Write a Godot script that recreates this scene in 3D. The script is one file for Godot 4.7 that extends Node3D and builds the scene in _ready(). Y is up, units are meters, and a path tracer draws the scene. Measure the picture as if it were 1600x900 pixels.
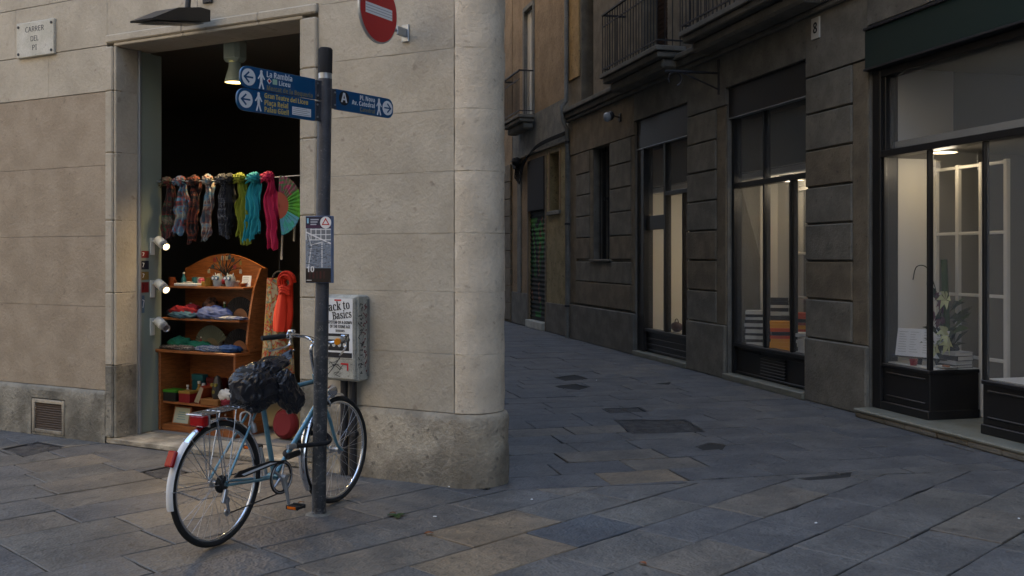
extends Node3D
# A shop corner on a narrow stone alley, with a bicycle locked to a signpost.
# Axes: camera at the origin looking along -Z; pixels of the 1600x900 photograph give directions only.

const FOCAL := 1556.0
const EYE := 1.57
const HORIZON := 402.0
const LEFT_ANGLE := -28.2      # turn of the corner building's street front
const RIGHT_ANGLE := -75.9     # turn of the alley front
const LEFT_ORIGIN := Vector3(-0.6995, 0, -6.9666)
const RIGHT_ORIGIN := Vector3(3.514, 0, -9.85)

var M := {}
var rng := RandomNumberGenerator.new()
var taken := {}
var LT: Transform3D
var RT: Transform3D

# ---------------------------------------------------------------- nodes
func numbered(called: String) -> String:
	if not taken.has(called):
		taken[called] = 0
		return called
	taken[called] += 1
	return "%s_%03d" % [called, taken[called]]

func tag(o: Node3D, label: String, category: String, group := "") -> Node3D:
	o.set_meta("label", label)
	o.set_meta("category", category)
	if group:
		o.set_meta("group", group)
	return o

func thing(called: String, label: String, category: String, t: Transform3D, group := "") -> Node3D:
	var o := Node3D.new()
	o.name = numbered(called)
	add_child(o)
	o.transform = t
	return tag(o, label, category, group)

func on_left(x: float, y: float, z: float) -> Transform3D:
	return LT * Transform3D(Basis(), Vector3(x, y, z))

func on_right(x: float, y: float, z: float) -> Transform3D:
	return RT * Transform3D(Basis(), Vector3(x, y, z))

func mesh_node(called: String, mesh: Mesh, m: Material, parent: Node3D) -> MeshInstance3D:
	var o := MeshInstance3D.new()
	o.name = called if parent != self else numbered(called)
	o.mesh = mesh
	o.material_override = m
	parent.add_child(o, true)
	return o

func obj(called: String, st: SurfaceTool, m: Material, parent: Node3D = self) -> MeshInstance3D:
	st.generate_normals()
	return mesh_node(called, st.commit(), m, parent)

func structure(o: Node3D) -> Node3D:
	o.set_meta("kind", "structure")
	return o

func new_st() -> SurfaceTool:
	var st := SurfaceTool.new()
	st.begin(Mesh.PRIMITIVE_TRIANGLES)
	return st

# ---------------------------------------------------------------- shapes
func tri(st: SurfaceTool, a: Vector3, b: Vector3, c: Vector3) -> void:
	st.add_vertex(a); st.add_vertex(c); st.add_vertex(b)

func quad(st: SurfaceTool, a: Vector3, b: Vector3, c: Vector3, d: Vector3) -> void:
	tri(st, a, b, c); tri(st, a, c, d)

func box(st: SurfaceTool, lo: Vector3, hi: Vector3, bev := 0.0, t := Transform3D()) -> void:
	st.set_smooth_group(-1)
	var b: float = minf(bev, 0.45 * minf(hi.x - lo.x, minf(hi.y - lo.y, hi.z - lo.z)))
	var c := (lo + hi) * 0.5
	var h := (hi - lo) * 0.5
	if b <= 0.0:
		for ax in 3:
			for s in [-1.0, 1.0]:
				var n := Vector3(); n[ax] = s
				var u := Vector3(); u[(ax + 1) % 3] = s
				var v := Vector3(); v[(ax + 2) % 3] = 1.0
				quad(st, t * (c + (n - u - v) * h), t * (c + (n + u - v) * h), t * (c + (n + u + v) * h), t * (c + (n - u + v) * h))
		return
	var k := h - Vector3(b, b, b)
	for ax in 3:
		for s in [-1.0, 1.0]:
			var n := Vector3(); n[ax] = s
			var u := Vector3(); u[(ax + 1) % 3] = s
			var v := Vector3(); v[(ax + 2) % 3] = 1.0
			var p := []
			for q in [-u - v, u - v, u + v, -u + v]:
				p.append(t * (c + n * h + q * k))
			quad(st, p[0], p[1], p[2], p[3])
	for ax in 3:
		var a1 := (ax + 1) % 3
		var a2 := (ax + 2) % 3
		for s1 in [-1.0, 1.0]:
			for s2 in [-1.0, 1.0]:
				var pts := []
				for e in [-1.0, 1.0]:
					var p1 := Vector3(); p1[ax] = e * k[ax]; p1[a1] = s1 * h[a1]; p1[a2] = s2 * k[a2]
					var p2 := Vector3(); p2[ax] = e * k[ax]; p2[a1] = s1 * k[a1]; p2[a2] = s2 * h[a2]
					pts.append(t * (c + p1)); pts.append(t * (c + p2))
				if s1 * s2 > 0:
					quad(st, pts[0], pts[1], pts[3], pts[2])
				else:
					quad(st, pts[1], pts[0], pts[2], pts[3])
	for sx in [-1.0, 1.0]:
		for sy in [-1.0, 1.0]:
			for sz in [-1.0, 1.0]:
				var s := Vector3(sx, sy, sz)
				var a := t * (c + s * Vector3(h.x, k.y, k.z))
				var d := t * (c + s * Vector3(k.x, h.y, k.z))
				var e := t * (c + s * Vector3(k.x, k.y, h.z))
				if sx * sy * sz > 0: tri(st, a, d, e)
				else: tri(st, a, e, d)

func prism(st: SurfaceTool, poly: PackedVector2Array, z0: float, z1: float, t := Transform3D(), bev := 0.0) -> void:
	# poly in x,y; extruded along z, front at z1
	st.set_smooth_group(-1)
	if not Geometry2D.is_polygon_clockwise(poly):
		pass
	else:
		poly = poly.duplicate(); poly.reverse()
	# after this the polygon runs counter-clockwise with y up
	var front := poly
	if bev > 0.0:
		var inner := Geometry2D.offset_polygon(poly, -bev)
		if inner.size() == 1 and inner[0].size() == poly.size():
			var q: PackedVector2Array = inner[0]
			if Geometry2D.is_polygon_clockwise(q): q.reverse()
			var best := 0; var bd := 1e9
			for i in q.size():
				var dd := q[i].distance_to(poly[0])
				if dd < bd: bd = dd; best = i
			front = PackedVector2Array()
			for i in q.size(): front.append(q[(i + best) % q.size()])
		else:
			bev = 0.0
	var idx := Geometry2D.triangulate_polygon(front)
	for i in range(0, idx.size(), 3):
		var a := front[idx[i]]; var b := front[idx[i + 1]]; var c := front[idx[i + 2]]
		if (b - a).cross(c - a) < 0: var w := b; b = c; c = w
		tri(st, t * Vector3(a.x, a.y, z1), t * Vector3(b.x, b.y, z1), t * Vector3(c.x, c.y, z1))
	idx = Geometry2D.triangulate_polygon(poly)
	for i in range(0, idx.size(), 3):
		var a := poly[idx[i]]; var b := poly[idx[i + 1]]; var c := poly[idx[i + 2]]
		if (b - a).cross(c - a) < 0: var w := b; b = c; c = w
		tri(st, t * Vector3(a.x, a.y, z0), t * Vector3(c.x, c.y, z0), t * Vector3(b.x, b.y, z0))
	for i in poly.size():
		var a := poly[i]; var b := poly[(i + 1) % poly.size()]
		quad(st, t * Vector3(a.x, a.y, z0), t * Vector3(b.x, b.y, z0), t * Vector3(b.x, b.y, z1 - bev), t * Vector3(a.x, a.y, z1 - bev))
		if bev > 0.0:
			var a2 := front[i]; var b2 := front[(i + 1) % front.size()]
			quad(st, t * Vector3(a.x, a.y, z1 - bev), t * Vector3(b.x, b.y, z1 - bev), t * Vector3(b2.x, b2.y, z1), t * Vector3(a2.x, a2.y, z1))

func tube(st: SurfaceTool, pts: Array, radius, segs := 8, closed := false, flat := Vector2.ONE) -> void:
	st.set_smooth_group(0)
	var n := pts.size()
	var rings := []
	var side := Vector3()
	for i in n:
		var p: Vector3 = pts[i]
		var d: Vector3
		if closed: d = pts[(i + 1) % n] - pts[(i - 1 + n) % n]
		else: d = pts[mini(i + 1, n - 1)] - pts[maxi(i - 1, 0)]
		d = d.normalized()
		if side == Vector3():
			side = d.cross(Vector3.UP if absf(d.y) < 0.9 else Vector3.RIGHT).normalized()
		side = (side - d * side.dot(d)).normalized()
		var up := side.cross(d)
		var r: float = radius[i] if radius is Array else radius
		var ring := []
		for k in segs:
			var a := TAU * k / segs
			ring.append(p + (side * cos(a) * flat.x + up * sin(a) * flat.y) * r)
		rings.append(ring)
	for i in (n if closed else n - 1):
		var r0: Array = rings[i]; var r1: Array = rings[(i + 1) % n]
		for k in segs:
			var k2 := (k + 1) % segs
			quad(st, r0[k], r1[k], r1[k2], r0[k2])
	if not closed:
		st.set_smooth_group(-1)
		for k in range(1, segs - 1):
			tri(st, rings[0][0], rings[0][k], rings[0][k + 1])
			tri(st, rings[n - 1][0], rings[n - 1][k + 1], rings[n - 1][k])

func lathe(st: SurfaceTool, prof: Array, segs := 20, t := Transform3D()) -> void:
	# profile of Vector2(radius, height) from the bottom up
	st.set_smooth_group(0)
	for i in prof.size() - 1:
		var a: Vector2 = prof[i]; var b: Vector2 = prof[i + 1]
		st.set_smooth_group(0 if absf(a.x - b.x) < 1.5 * absf(a.y - b.y) else i + 1)
		for k in segs:
			var p := TAU * k / segs; var q := TAU * (k + 1) / segs
			var a0 := t * Vector3(a.x * cos(p), a.y, -a.x * sin(p)); var a1 := t * Vector3(a.x * cos(q), a.y, -a.x * sin(q))
			var b0 := t * Vector3(b.x * cos(p), b.y, -b.x * sin(p)); var b1 := t * Vector3(b.x * cos(q), b.y, -b.x * sin(q))
			if a.x < 1e-5: tri(st, a0, b1, b0)
			elif b.x < 1e-5: tri(st, a0, a1, b0)
			else: quad(st, a0, a1, b1, b0)

func blob(st: SurfaceTool, c: Vector3, r: Vector3, seed_: int, amp := 0.0, freq := 4.0, nu := 20, nv := 12, ridged := false) -> void:
	st.set_smooth_group(0)
	var noise := FastNoiseLite.new(); noise.seed = seed_; noise.frequency = freq
	if ridged:
		noise.fractal_type = FastNoiseLite.FRACTAL_RIDGED; noise.fractal_octaves = 2
	var g := []
	for j in nv + 1:
		var row := []
		for i in nu:
			var th := PI * j / nv; var ph := TAU * i / nu
			var d := Vector3(sin(th) * cos(ph), cos(th), sin(th) * sin(ph))
			row.append(c + d * r * (1.0 + amp * noise.get_noise_3dv(d)))
		g.append(row)
	for j in nv:
		for i in nu:
			var k := (i + 1) % nu
			if j > 0: tri(st, g[j][i], g[j][k], g[j + 1][i])
			if j < nv - 1: tri(st, g[j][k], g[j + 1][k], g[j + 1][i])

func sheet(st: SurfaceTool, nu: int, nv: int, f: Callable) -> void:
	# an open surface f(u, v) with u and v from 0 to 1, also carrying uv
	st.set_smooth_group(0)
	for j in nv:
		for i in nu:
			var p := []
			for q in [[i, j], [i + 1, j], [i + 1, j + 1], [i, j + 1]]:
				p.append([f.call(float(q[0]) / nu, float(q[1]) / nv), Vector2(float(q[0]) / nu, float(q[1]) / nv)])
			for k in [0, 2, 1, 0, 3, 2]:
				st.set_uv(p[k][1]); st.add_vertex(p[k][0])

func plate(st: SurfaceTool, lo: Vector2, hi: Vector2, z: float) -> void:
	# an upright rectangle at depth z with uv, v running down
	st.set_smooth_group(-1)
	var c := [Vector2(lo.x, lo.y), Vector2(hi.x, lo.y), Vector2(hi.x, hi.y), Vector2(lo.x, hi.y)]
	for k in [0, 2, 1, 0, 3, 2]:
		st.set_uv(Vector2((c[k].x - lo.x) / (hi.x - lo.x), 1.0 - (c[k].y - lo.y) / (hi.y - lo.y)))
		st.add_vertex(Vector3(c[k].x, c[k].y, z))

func stroke(st: SurfaceTool, pts: Array, wide: float, z0: float, z1: float) -> void:
	# a flat line with thickness
	for i in pts.size() - 1:
		var a: Vector2 = pts[i]; var b: Vector2 = pts[i + 1]
		var d := (b - a).normalized() * wide * 0.5
		var s := Vector2(-d.y, d.x)
		prism(st, PackedVector2Array([a - d - s, b + d - s, b + d + s, a - d + s]), z0, z1 + 0.00005 * i)

func disc_poly(c: Vector2, r: float, n := 28) -> PackedVector2Array:
	var p := PackedVector2Array()
	for i in n: p.append(c + Vector2(cos(TAU * i / n), sin(TAU * i / n)) * r)
	return p

func arc_pts(c: Vector3, u: Vector3, v: Vector3, r: float, a0: float, a1: float, n: int) -> Array:
	var p := []
	for i in n + 1:
		var a := deg_to_rad(lerpf(a0, a1, float(i) / n))
		p.append(c + (u * cos(a) + v * sin(a)) * r)
	return p

func curve(pts: Array, n := 6) -> Array:
	# smooth line through points (Catmull-Rom)
	var out := []
	for i in pts.size() - 1:
		var a: Vector3 = pts[maxi(i - 1, 0)]; var b: Vector3 = pts[i]; var c: Vector3 = pts[i + 1]; var d: Vector3 = pts[mini(i + 2, pts.size() - 1)]
		for k in n: out.append(b.cubic_interpolate(c, a, d, float(k) / n))
	out.append(pts[-1])
	return out

func text(parent: Node3D, words: String, at: Vector3, height: float, m: Material, width := 0.0, align := 0, bold := true, fontname := "Droid Sans", turn := 0.0) -> MeshInstance3D:
	var f := SystemFont.new()
	f.font_names = PackedStringArray([fontname])
	f.font_weight = 700 if bold else 400
	var t := TextMesh.new()
	t.font = f; t.text = words; t.font_size = 48; t.depth = 0.0012
	t.pixel_size = height / 35.0; t.curve_step = 2.0
	t.horizontal_alignment = HORIZONTAL_ALIGNMENT_CENTER
	t.vertical_alignment = VERTICAL_ALIGNMENT_CENTER
	var box_ := t.get_aabb()
	var o := mesh_node("lettering", t, m, parent)
	var k := 1.0
	if width > 0.0 and box_.size.x > 0.0: k = width / box_.size.x
	var w := box_.size.x * k
	var p := at
	if align < 0: p += Vector3(cos(turn), sin(turn), 0) * w * 0.5
	if align > 0: p -= Vector3(cos(turn), sin(turn), 0) * w * 0.5
	o.transform = Transform3D(Basis(Vector3.BACK, turn) * Basis.from_scale(Vector3(k, 1, 1)), p)
	return o

# ---------------------------------------------------------------- materials
func mat(c: Color, rough := 0.8, metal := 0.0) -> StandardMaterial3D:
	var m := StandardMaterial3D.new()
	m.albedo_color = c; m.roughness = rough; m.metallic = metal
	return m

func noise_image(seed_: int, freq: float, octaves := 4, type := FastNoiseLite.TYPE_SIMPLEX_SMOOTH, size := 512) -> PackedByteArray:
	var n := FastNoiseLite.new()
	n.seed = seed_; n.frequency = freq; n.noise_type = type; n.fractal_octaves = octaves
	var im := n.get_seamless_image(size, size)
	im.convert(Image.FORMAT_L8)
	return im.get_data()

func grain(c1: Color, c2: Color, pit: Color, seed_: int, fine := 0.14, pits := 0.12, scale := 0.6, bump := 0.5, rough := 0.9, streak := false) -> StandardMaterial3D:
	# mottled stone or plaster: coarse patches between c1 and c2, fine grain, scattered pits
	var size := 512
	var a := noise_image(seed_, 0.008, 5)
	var b := noise_image(seed_ + 7, 0.09, 3)
	var c := noise_image(seed_ + 13, 0.03, 4)
	var d := noise_image(seed_ + 21, 0.25, 1)
	var im := PackedByteArray(); im.resize(size * size * 3)
	var hm := PackedByteArray(); hm.resize(size * size)
	for i in size * size:
		var j := i
		if streak: j = ((i / size) / 6) * size + (i % size)
		var t := clampf((a[i] / 255.0 - 0.25) * 2.0, 0.0, 1.0)
		var f := 1.0 + fine * ((b[j] - 128) / 90.0) + fine * 0.6 * ((d[i] - 128) / 128.0)
		var col := c1.lerp(c2, t) * f
		var s := c[i] / 255.0
		var hole := clampf((s - (1.0 - pits) * 0.78) * 9.0, 0.0, 1.0) * clampf(b[i] / 128.0 - 0.6, 0.0, 1.0)
		col = col.lerp(pit, hole * 0.75)
		im[i * 3] = clampi(int(col.r * 255), 0, 255); im[i * 3 + 1] = clampi(int(col.g * 255), 0, 255); im[i * 3 + 2] = clampi(int(col.b * 255), 0, 255)
		hm[i] = clampi(int(128 + (b[i] - 128) * 0.5 + (d[i] - 128) * 0.25 + (c[i] - 128) * 0.5 - hole * 90), 0, 255)
	var m := StandardMaterial3D.new()
	m.albedo_texture = ImageTexture.create_from_image(Image.create_from_data(size, size, false, Image.FORMAT_RGB8, im))
	var h := Image.create_from_data(size, size, false, Image.FORMAT_L8, hm)
	h.convert(Image.FORMAT_RGBA8)
	h.bump_map_to_normal_map(bump * 6.0)
	m.normal_enabled = true
	m.normal_texture = ImageTexture.create_from_image(h)
	m.normal_scale = 1.0
	m.roughness = rough
	m.uv1_triplanar = true
	m.uv1_scale = Vector3.ONE * scale
	return m

func tinted(m: StandardMaterial3D, c: Color, shift := Vector3.ZERO) -> StandardMaterial3D:
	var o: StandardMaterial3D = m.duplicate()
	o.albedo_color = c
	o.uv1_offset = shift
	return o

func cloth(cols: Array, seed_: int, freq := 0.016, scale := 2.6) -> StandardMaterial3D:
	# printed cloth: patches of several dyes
	var size := 128
	var a := noise_image(seed_, freq, 2, FastNoiseLite.TYPE_SIMPLEX, size)
	var b := noise_image(seed_ + 3, freq * 2.0, 2, FastNoiseLite.TYPE_SIMPLEX, size)
	var im := PackedByteArray(); im.resize(size * size * 3)
	for i in size * size:
		var k := int(clampf((a[i] * 0.6 + b[i] * 0.4) / 255.0 * 1.6 - 0.3, 0.0, 0.999) * cols.size())
		var c: Color = cols[k]
		im[i * 3] = int(c.r * 255); im[i * 3 + 1] = int(c.g * 255); im[i * 3 + 2] = int(c.b * 255)
	var m := StandardMaterial3D.new()
	m.albedo_texture = ImageTexture.create_from_image(Image.create_from_data(size, size, false, Image.FORMAT_RGB8, im))
	m.uv1_triplanar = true; m.uv1_scale = Vector3.ONE * scale; m.roughness = 0.9
	return m

func wood(c1: Color, c2: Color, seed_: int, scale := 1.2) -> StandardMaterial3D:
	var size := 256
	var n := FastNoiseLite.new(); n.seed = seed_; n.frequency = 0.02
	var im := Image.create_empty(size, size, false, Image.FORMAT_RGB8)
	for y in size:
		for x in size:
			var v := 0.5 + 0.5 * sin((n.get_noise_2d(x * 0.35, y * 3.0) * 9.0 + n.get_noise_2d(x * 2.0, y * 14.0) * 2.0))
			im.set_pixel(x, y, c1.lerp(c2, v))
	var m := StandardMaterial3D.new()
	m.albedo_texture = ImageTexture.create_from_image(im)
	m.uv1_triplanar = true; m.uv1_scale = Vector3.ONE * scale; m.roughness = 0.45
	return m

func glow(c: Color, energy: float) -> StandardMaterial3D:
	var m := mat(c, 0.6)
	m.emission_enabled = true; m.emission = c; m.emission_energy_multiplier = energy
	return m

func make_materials() -> void:
	M.corner = grain(Color(0.66, 0.625, 0.56), Color(0.71, 0.675, 0.61), Color(0.50, 0.46, 0.41), 11, 0.02, 0.018, 0.42, 0.2)
	M.corner_warm = tinted(M.corner, Color(1.0, 0.95, 0.88), Vector3(0.3, 0.1, 0.7))
	M.quoin = grain(Color(0.79, 0.74, 0.66), Color(0.85, 0.80, 0.72), Color(0.52, 0.46, 0.40), 23, 0.03, 0.07, 0.6, 0.35)
	M.plinth = grain(Color(0.50, 0.47, 0.415), Color(0.71, 0.67, 0.595), Color(0.31, 0.29, 0.26), 37, 0.05, 0.10, 0.55, 0.5, 0.92, false)
	M.plinth_grey = tinted(M.plinth, Color(0.82, 0.84, 0.86), Vector3(0.5, 0.2, 0.1))
	M.render_tan = grain(Color(0.585, 0.53, 0.455), Color(0.63, 0.575, 0.50), Color(0.48, 0.43, 0.37), 41, 0.025, 0.03, 0.6, 0.25)
	M.terrace = grain(Color(0.74, 0.71, 0.645), Color(0.80, 0.775, 0.715), Color(0.5, 0.45, 0.38), 47, 0.05, 0.06, 0.4, 0.2)
	M.grime = grain(Color(0.43, 0.412, 0.372), Color(0.50, 0.48, 0.435), Color(0.30, 0.285, 0.255), 53, 0.035, 0.06, 0.6, 0.25)
	M.grime_brown = tinted(M.grime, Color(1.0, 0.95, 0.885), Vector3(0.4, 0.6, 0.2))
	M.grime_grey = tinted(M.grime, Color(0.94, 0.95, 0.97), Vector3(0.1, 0.3, 0.8))
	M.room_grey = mat(Color(0.50, 0.49, 0.47), 0.9)
	M.ochre = grain(Color(0.62, 0.50, 0.32), Color(0.70, 0.58, 0.39), Color(0.30, 0.26, 0.20), 61, 0.06, 0.10, 0.4, 0.3)
	M.olive = grain(Color(0.53, 0.48, 0.34), Color(0.62, 0.56, 0.41), Color(0.24, 0.22, 0.17), 67, 0.06, 0.14, 0.5, 0.3)
	M.brown_wall = grain(Color(0.53, 0.445, 0.33), Color(0.60, 0.51, 0.39), Color(0.32, 0.26, 0.2), 71, 0.06, 0.08, 0.3, 0.25)
	M.cement = grain(Color(0.42, 0.42, 0.40), Color(0.50, 0.49, 0.46), Color(0.3, 0.3, 0.28), 73, 0.07, 0.1, 0.5, 0.3)
	var slab := grain(Color(0.82, 0.82, 0.825), Color(1.0, 0.99, 0.975), Color(0.5, 0.5, 0.5), 83, 0.06, 0.13, 0.42, 0.45, 0.62)
	slab.uv1_world_triplanar = true
	M.slab = []
	for c in [Color(0.385, 0.383, 0.383), Color(0.40, 0.394, 0.385), Color(0.412, 0.402, 0.383), Color(0.366, 0.369, 0.377), Color(0.52, 0.465, 0.39), Color(0.445, 0.42, 0.385), Color(0.315, 0.33, 0.35)]:
		M.slab.append(tinted(slab, c, Vector3(M.slab.size() * 0.37, 0.1, M.slab.size() * 0.23)))
	M.mortar = mat(Color(0.17, 0.165, 0.16), 0.95)
	M.cover = grain(Color(0.20, 0.19, 0.19), Color(0.30, 0.29, 0.28), Color(0.1, 0.1, 0.1), 89, 0.2, 0.2, 2.0, 1.0, 0.8)
	M.iron = mat(Color(0.20, 0.20, 0.21), 0.55, 0.4)
	M.black_paint = mat(Color(0.125, 0.12, 0.12), 0.42)
	M.black_matt = mat(Color(0.11, 0.11, 0.12), 0.9)
	M.shop_paint = mat(Color(0.42, 0.41, 0.39), 0.9)
	M.post = grain(Color(0.22, 0.23, 0.26), Color(0.27, 0.28, 0.31), Color(0.5, 0.5, 0.5), 97, 0.06, 0.08, 1.5, 0.2, 0.5)
	M.post_worn = grain(Color(0.19, 0.20, 0.22), Color(0.27, 0.28, 0.29), Color(0.60, 0.59, 0.56), 101, 0.08, 0.26, 1.3, 0.2, 0.55)
	M.sign_blue = mat(Color(0.0, 0.29, 0.47), 0.35)
	M.white = mat(Color(0.86, 0.87, 0.88), 0.5)
	M.yellow_ink = mat(Color(0.80, 0.70, 0.36), 0.5)
	M.dull_ink = mat(Color(0.50, 0.47, 0.34), 0.5)
	M.ink = mat(Color(0.07, 0.07, 0.09), 0.6)
	M.steel = mat(Color(0.72, 0.73, 0.75), 0.28, 0.9)
	M.chrome = mat(Color(0.85, 0.86, 0.88), 0.14, 1.0)
	M.alu = mat(Color(0.66, 0.68, 0.70), 0.4, 0.7)
	M.sign_red = mat(Color(0.70, 0.07, 0.11), 0.4)
	M.marble = grain(Color(0.68, 0.67, 0.62), Color(0.74, 0.73, 0.69), Color(0.45, 0.44, 0.4), 103, 0.04, 0.05, 1.0, 0.1, 0.5)
	M.glass = mat(Color(0.96, 0.98, 0.98, 0.06), 0.02)
	M.glass.metallic_specular = 0.3
	M.glass.transparency = BaseMaterial3D.TRANSPARENCY_ALPHA
	M.pine = wood(Color(0.49, 0.28, 0.13), Color(0.59, 0.355, 0.18), 5)
	M.dark_wood = wood(Color(0.16, 0.10, 0.08), Color(0.24, 0.15, 0.11), 9)
	M.bike_blue = mat(Color(0.36, 0.55, 0.62), 0.3, 0.3)
	M.bike_blue.clearcoat_enabled = true
	M.bike_blue.clearcoat = 0.6
	M.rubber = mat(Color(0.12, 0.12, 0.12), 0.85)
	M.red_lens = mat(Color(0.62, 0.04, 0.05), 0.15)
	M.amber = mat(Color(0.85, 0.42, 0.05), 0.25)
	M.bag = mat(Color(0.12, 0.125, 0.15), 0.22)
	M.step = tinted(M.marble, Color(0.70, 0.70, 0.67))
	M.cream_wall = mat(Color(0.82, 0.81, 0.78), 0.9)
	M.white_frame = mat(Color(0.78, 0.77, 0.74), 0.6)
	M.lamp_grey = mat(Color(0.58, 0.63, 0.58), 0.5)
	M.lamp_white = mat(Color(0.78, 0.78, 0.74), 0.45)
	M.panel_green = mat(Color(0.50, 0.54, 0.50), 0.6)

# ---------------------------------------------------------------- view, sky, sun
func make_view() -> void:
	var cam := Camera3D.new()
	cam.name = "camera"
	add_child(cam)
	cam.position = Vector3(0, EYE, 0)
	cam.projection = Camera3D.PROJECTION_FRUSTUM
	cam.near = 0.05
	cam.far = 400.0
	cam.size = 0.05 * 900.0 / FOCAL
	cam.frustum_offset = Vector2(0, -0.05 * (450.0 - HORIZON) / FOCAL)
	cam.current = true
	var e := Environment.new()
	e.background_mode = Environment.BG_SKY
	var sky := ProceduralSkyMaterial.new()
	sky.sky_top_color = Color(0.52, 0.61, 0.745)
	sky.sky_horizon_color = Color(0.78, 0.82, 0.86)
	sky.sky_curve = 0.15
	sky.ground_bottom_color = Color(0.3, 0.28, 0.26)
	sky.ground_horizon_color = Color(0.6, 0.6, 0.6)
	e.sky = Sky.new()
	e.sky.sky_material = sky
	e.tonemap_mode = Environment.TONE_MAPPER_LINEAR
	e.tonemap_exposure = EXPOSURE
	e.sdfgi_enabled = true
	e.ssao_enabled = true
	e.ssil_enabled = true
	var w := WorldEnvironment.new()
	w.name = "world"
	w.environment = e
	add_child(w)
	var sun := DirectionalLight3D.new()
	sun.name = "sun"
	sun.light_color = Color(1.0, 0.93, 0.84)
	sun.light_energy = 1.4
	sun.light_angular_distance = 0.5
	sun.shadow_enabled = true
	add_child(sun)
	# the sun stands beyond the alley building: alley and street floor lie in shade, the fronts across the street are lit
	sun.look_at_from_position(Vector3(54.8, 74.3, -38.4), Vector3.ZERO)

const EXPOSURE := 4.2

# ---------------------------------------------------------------- paving
func ground_px(x: float, y: float) -> Vector2:
	var z := FOCAL * EYE / (y - HORIZON)
	return Vector2((x - 800.0) * z / FOCAL, z)

func slab_mesh(st: SurfaceTool, poly: PackedVector2Array, top: float, tilt: Vector2) -> void:
	# poly in (x, depth)
	var c := Vector2()
	for p in poly: c += p / poly.size()
	var q := PackedVector2Array()
	for p in poly: q.append(Vector2(p.x, p.y))
	var h := func(p: Vector2) -> float: return top + tilt.dot(p - c)
	st.set_smooth_group(-1)
	if Geometry2D.is_polygon_clockwise(q): q.reverse()
	# chipped, slightly uneven edges
	var rough := PackedVector2Array()
	for i in q.size():
		var a0 := q[i]; var b0 := q[(i + 1) % q.size()]
		var cuts := clampi(int(a0.distance_to(b0) / 0.13), 1, 6)
		for k in cuts:
			var p0 := a0.lerp(b0, float(k) / cuts)
			rough.append(p0 + (c - p0).normalized() * (rng.randf_range(0.0, 0.0045) + (rng.randf_range(0.0, 0.014) if rng.randf() < 0.06 else 0.0)))
	q = rough
	var inner := PackedVector2Array()
	for p0 in q: inner.append(p0 + (c - p0).normalized() * 0.006)
	var idx := Geometry2D.triangulate_polygon(inner)
	for i in range(0, idx.size(), 3):
		var a := inner[idx[i]]; var b := inner[idx[i + 1]]; var d := inner[idx[i + 2]]
		if (b - a).cross(d - a) < 0: var s := b; b = d; d = s
		tri(st, Vector3(a.x, h.call(a), -a.y), Vector3(b.x, h.call(b), -b.y), Vector3(d.x, h.call(d), -d.y))
	for i in q.size():
		var j := (i + 1) % q.size()
		var a := q[i]; var b := q[j]; var a2 := inner[i]; var b2 := inner[j]
		quad(st, Vector3(a.x, h.call(a) - 0.004, -a.y), Vector3(b.x, h.call(b) - 0.004, -b.y), Vector3(b2.x, h.call(b2), -b2.y), Vector3(a2.x, h.call(a2), -a2.y))
		quad(st, Vector3(a.x, -0.05, -a.y), Vector3(b.x, -0.05, -b.y), Vector3(b.x, h.call(b) - 0.004, -b.y), Vector3(a.x, h.call(a) - 0.004, -a.y))

func pave(parent: Node3D, zone: PackedVector2Array, holes: Array, origin: Vector2, heading: float, wide: float, lo: float, hi: float, rows: int, span: float, tones: Array, marks: Array, forced: Dictionary, gap: float, far: float) -> void:
	var a := deg_to_rad(heading)
	var p := Vector2(sin(a), cos(a))
	var q := Vector2(p.y, -p.x)
	var rest := {}
	for r in range(-rows, rows):
		var s := -span + rng.randf() * 0.5
		var cuts := []
		if forced.has(r):
			var list: Array = forced[r]
			s = list[0]
			while s > -span:
				cuts.push_front(s); s -= rng.randf_range(lo, hi)
			cuts.push_front(s)
			s = list[0]
			for k in range(1, list.size()):
				s = list[k]; cuts.append(s)
		else:
			cuts.append(s)
		while s < span:
			s += rng.randf_range(lo, hi); cuts.append(s)
		var j0 := r * wide; var j1 := (r + 1) * wide
		for k in cuts.size() - 1:
			var g := gap * rng.randf_range(0.6, 1.5) * 0.5
			var jog := rng.randf_range(-0.004, 0.004)
			var rect := PackedVector2Array()
			for c in [[cuts[k] + g, j0 + g], [cuts[k + 1] - g, j0 + g + jog], [cuts[k + 1] - g + jog, j1 - g], [cuts[k] + g, j1 - g - jog]]:
				rect.append(origin + p * c[0] + q * c[1])
			var tone: int = tones[rng.randi() % tones.size()]
			var top := rng.randf_range(-0.003, 0.003)
			var tilt := Vector2(rng.randf_range(-0.004, 0.004), rng.randf_range(-0.004, 0.004))
			var pieces := Geometry2D.intersect_polygons(rect, zone)
			for hole in holes:
				var next := []
				for piece in pieces: next.append_array(Geometry2D.clip_polygons(piece, hole))
				pieces.assign(next)
			for piece: PackedVector2Array in pieces:
				if piece.size() < 3: continue
				var area := 0.0; var c := Vector2()
				for i in piece.size():
					area += piece[i].cross(piece[(i + 1) % piece.size()]) * 0.5; c += piece[i] / piece.size()
				if absf(area) < 0.002: continue
				for mk in marks:
					if Geometry2D.is_point_in_polygon(mk[0], piece): tone = mk[1]
				var px := 800.0 + FOCAL * c.x / c.y
				var py := HORIZON + FOCAL * EYE / c.y
				if c.y > 0.5 and px > -120 and px < 1720 and py < 960 and c.y < far:
					var st := new_st()
					slab_mesh(st, piece, top, tilt)
					obj("slab", st, M.slab[tone], parent)
				else:
					if not rest.has(tone): rest[tone] = new_st()
					slab_mesh(rest[tone], piece, top, tilt)
	for tone in rest:
		var o := obj("more_slabs", rest[tone], M.slab[tone], parent)
		o.set_meta("kind", "stuff")

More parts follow.
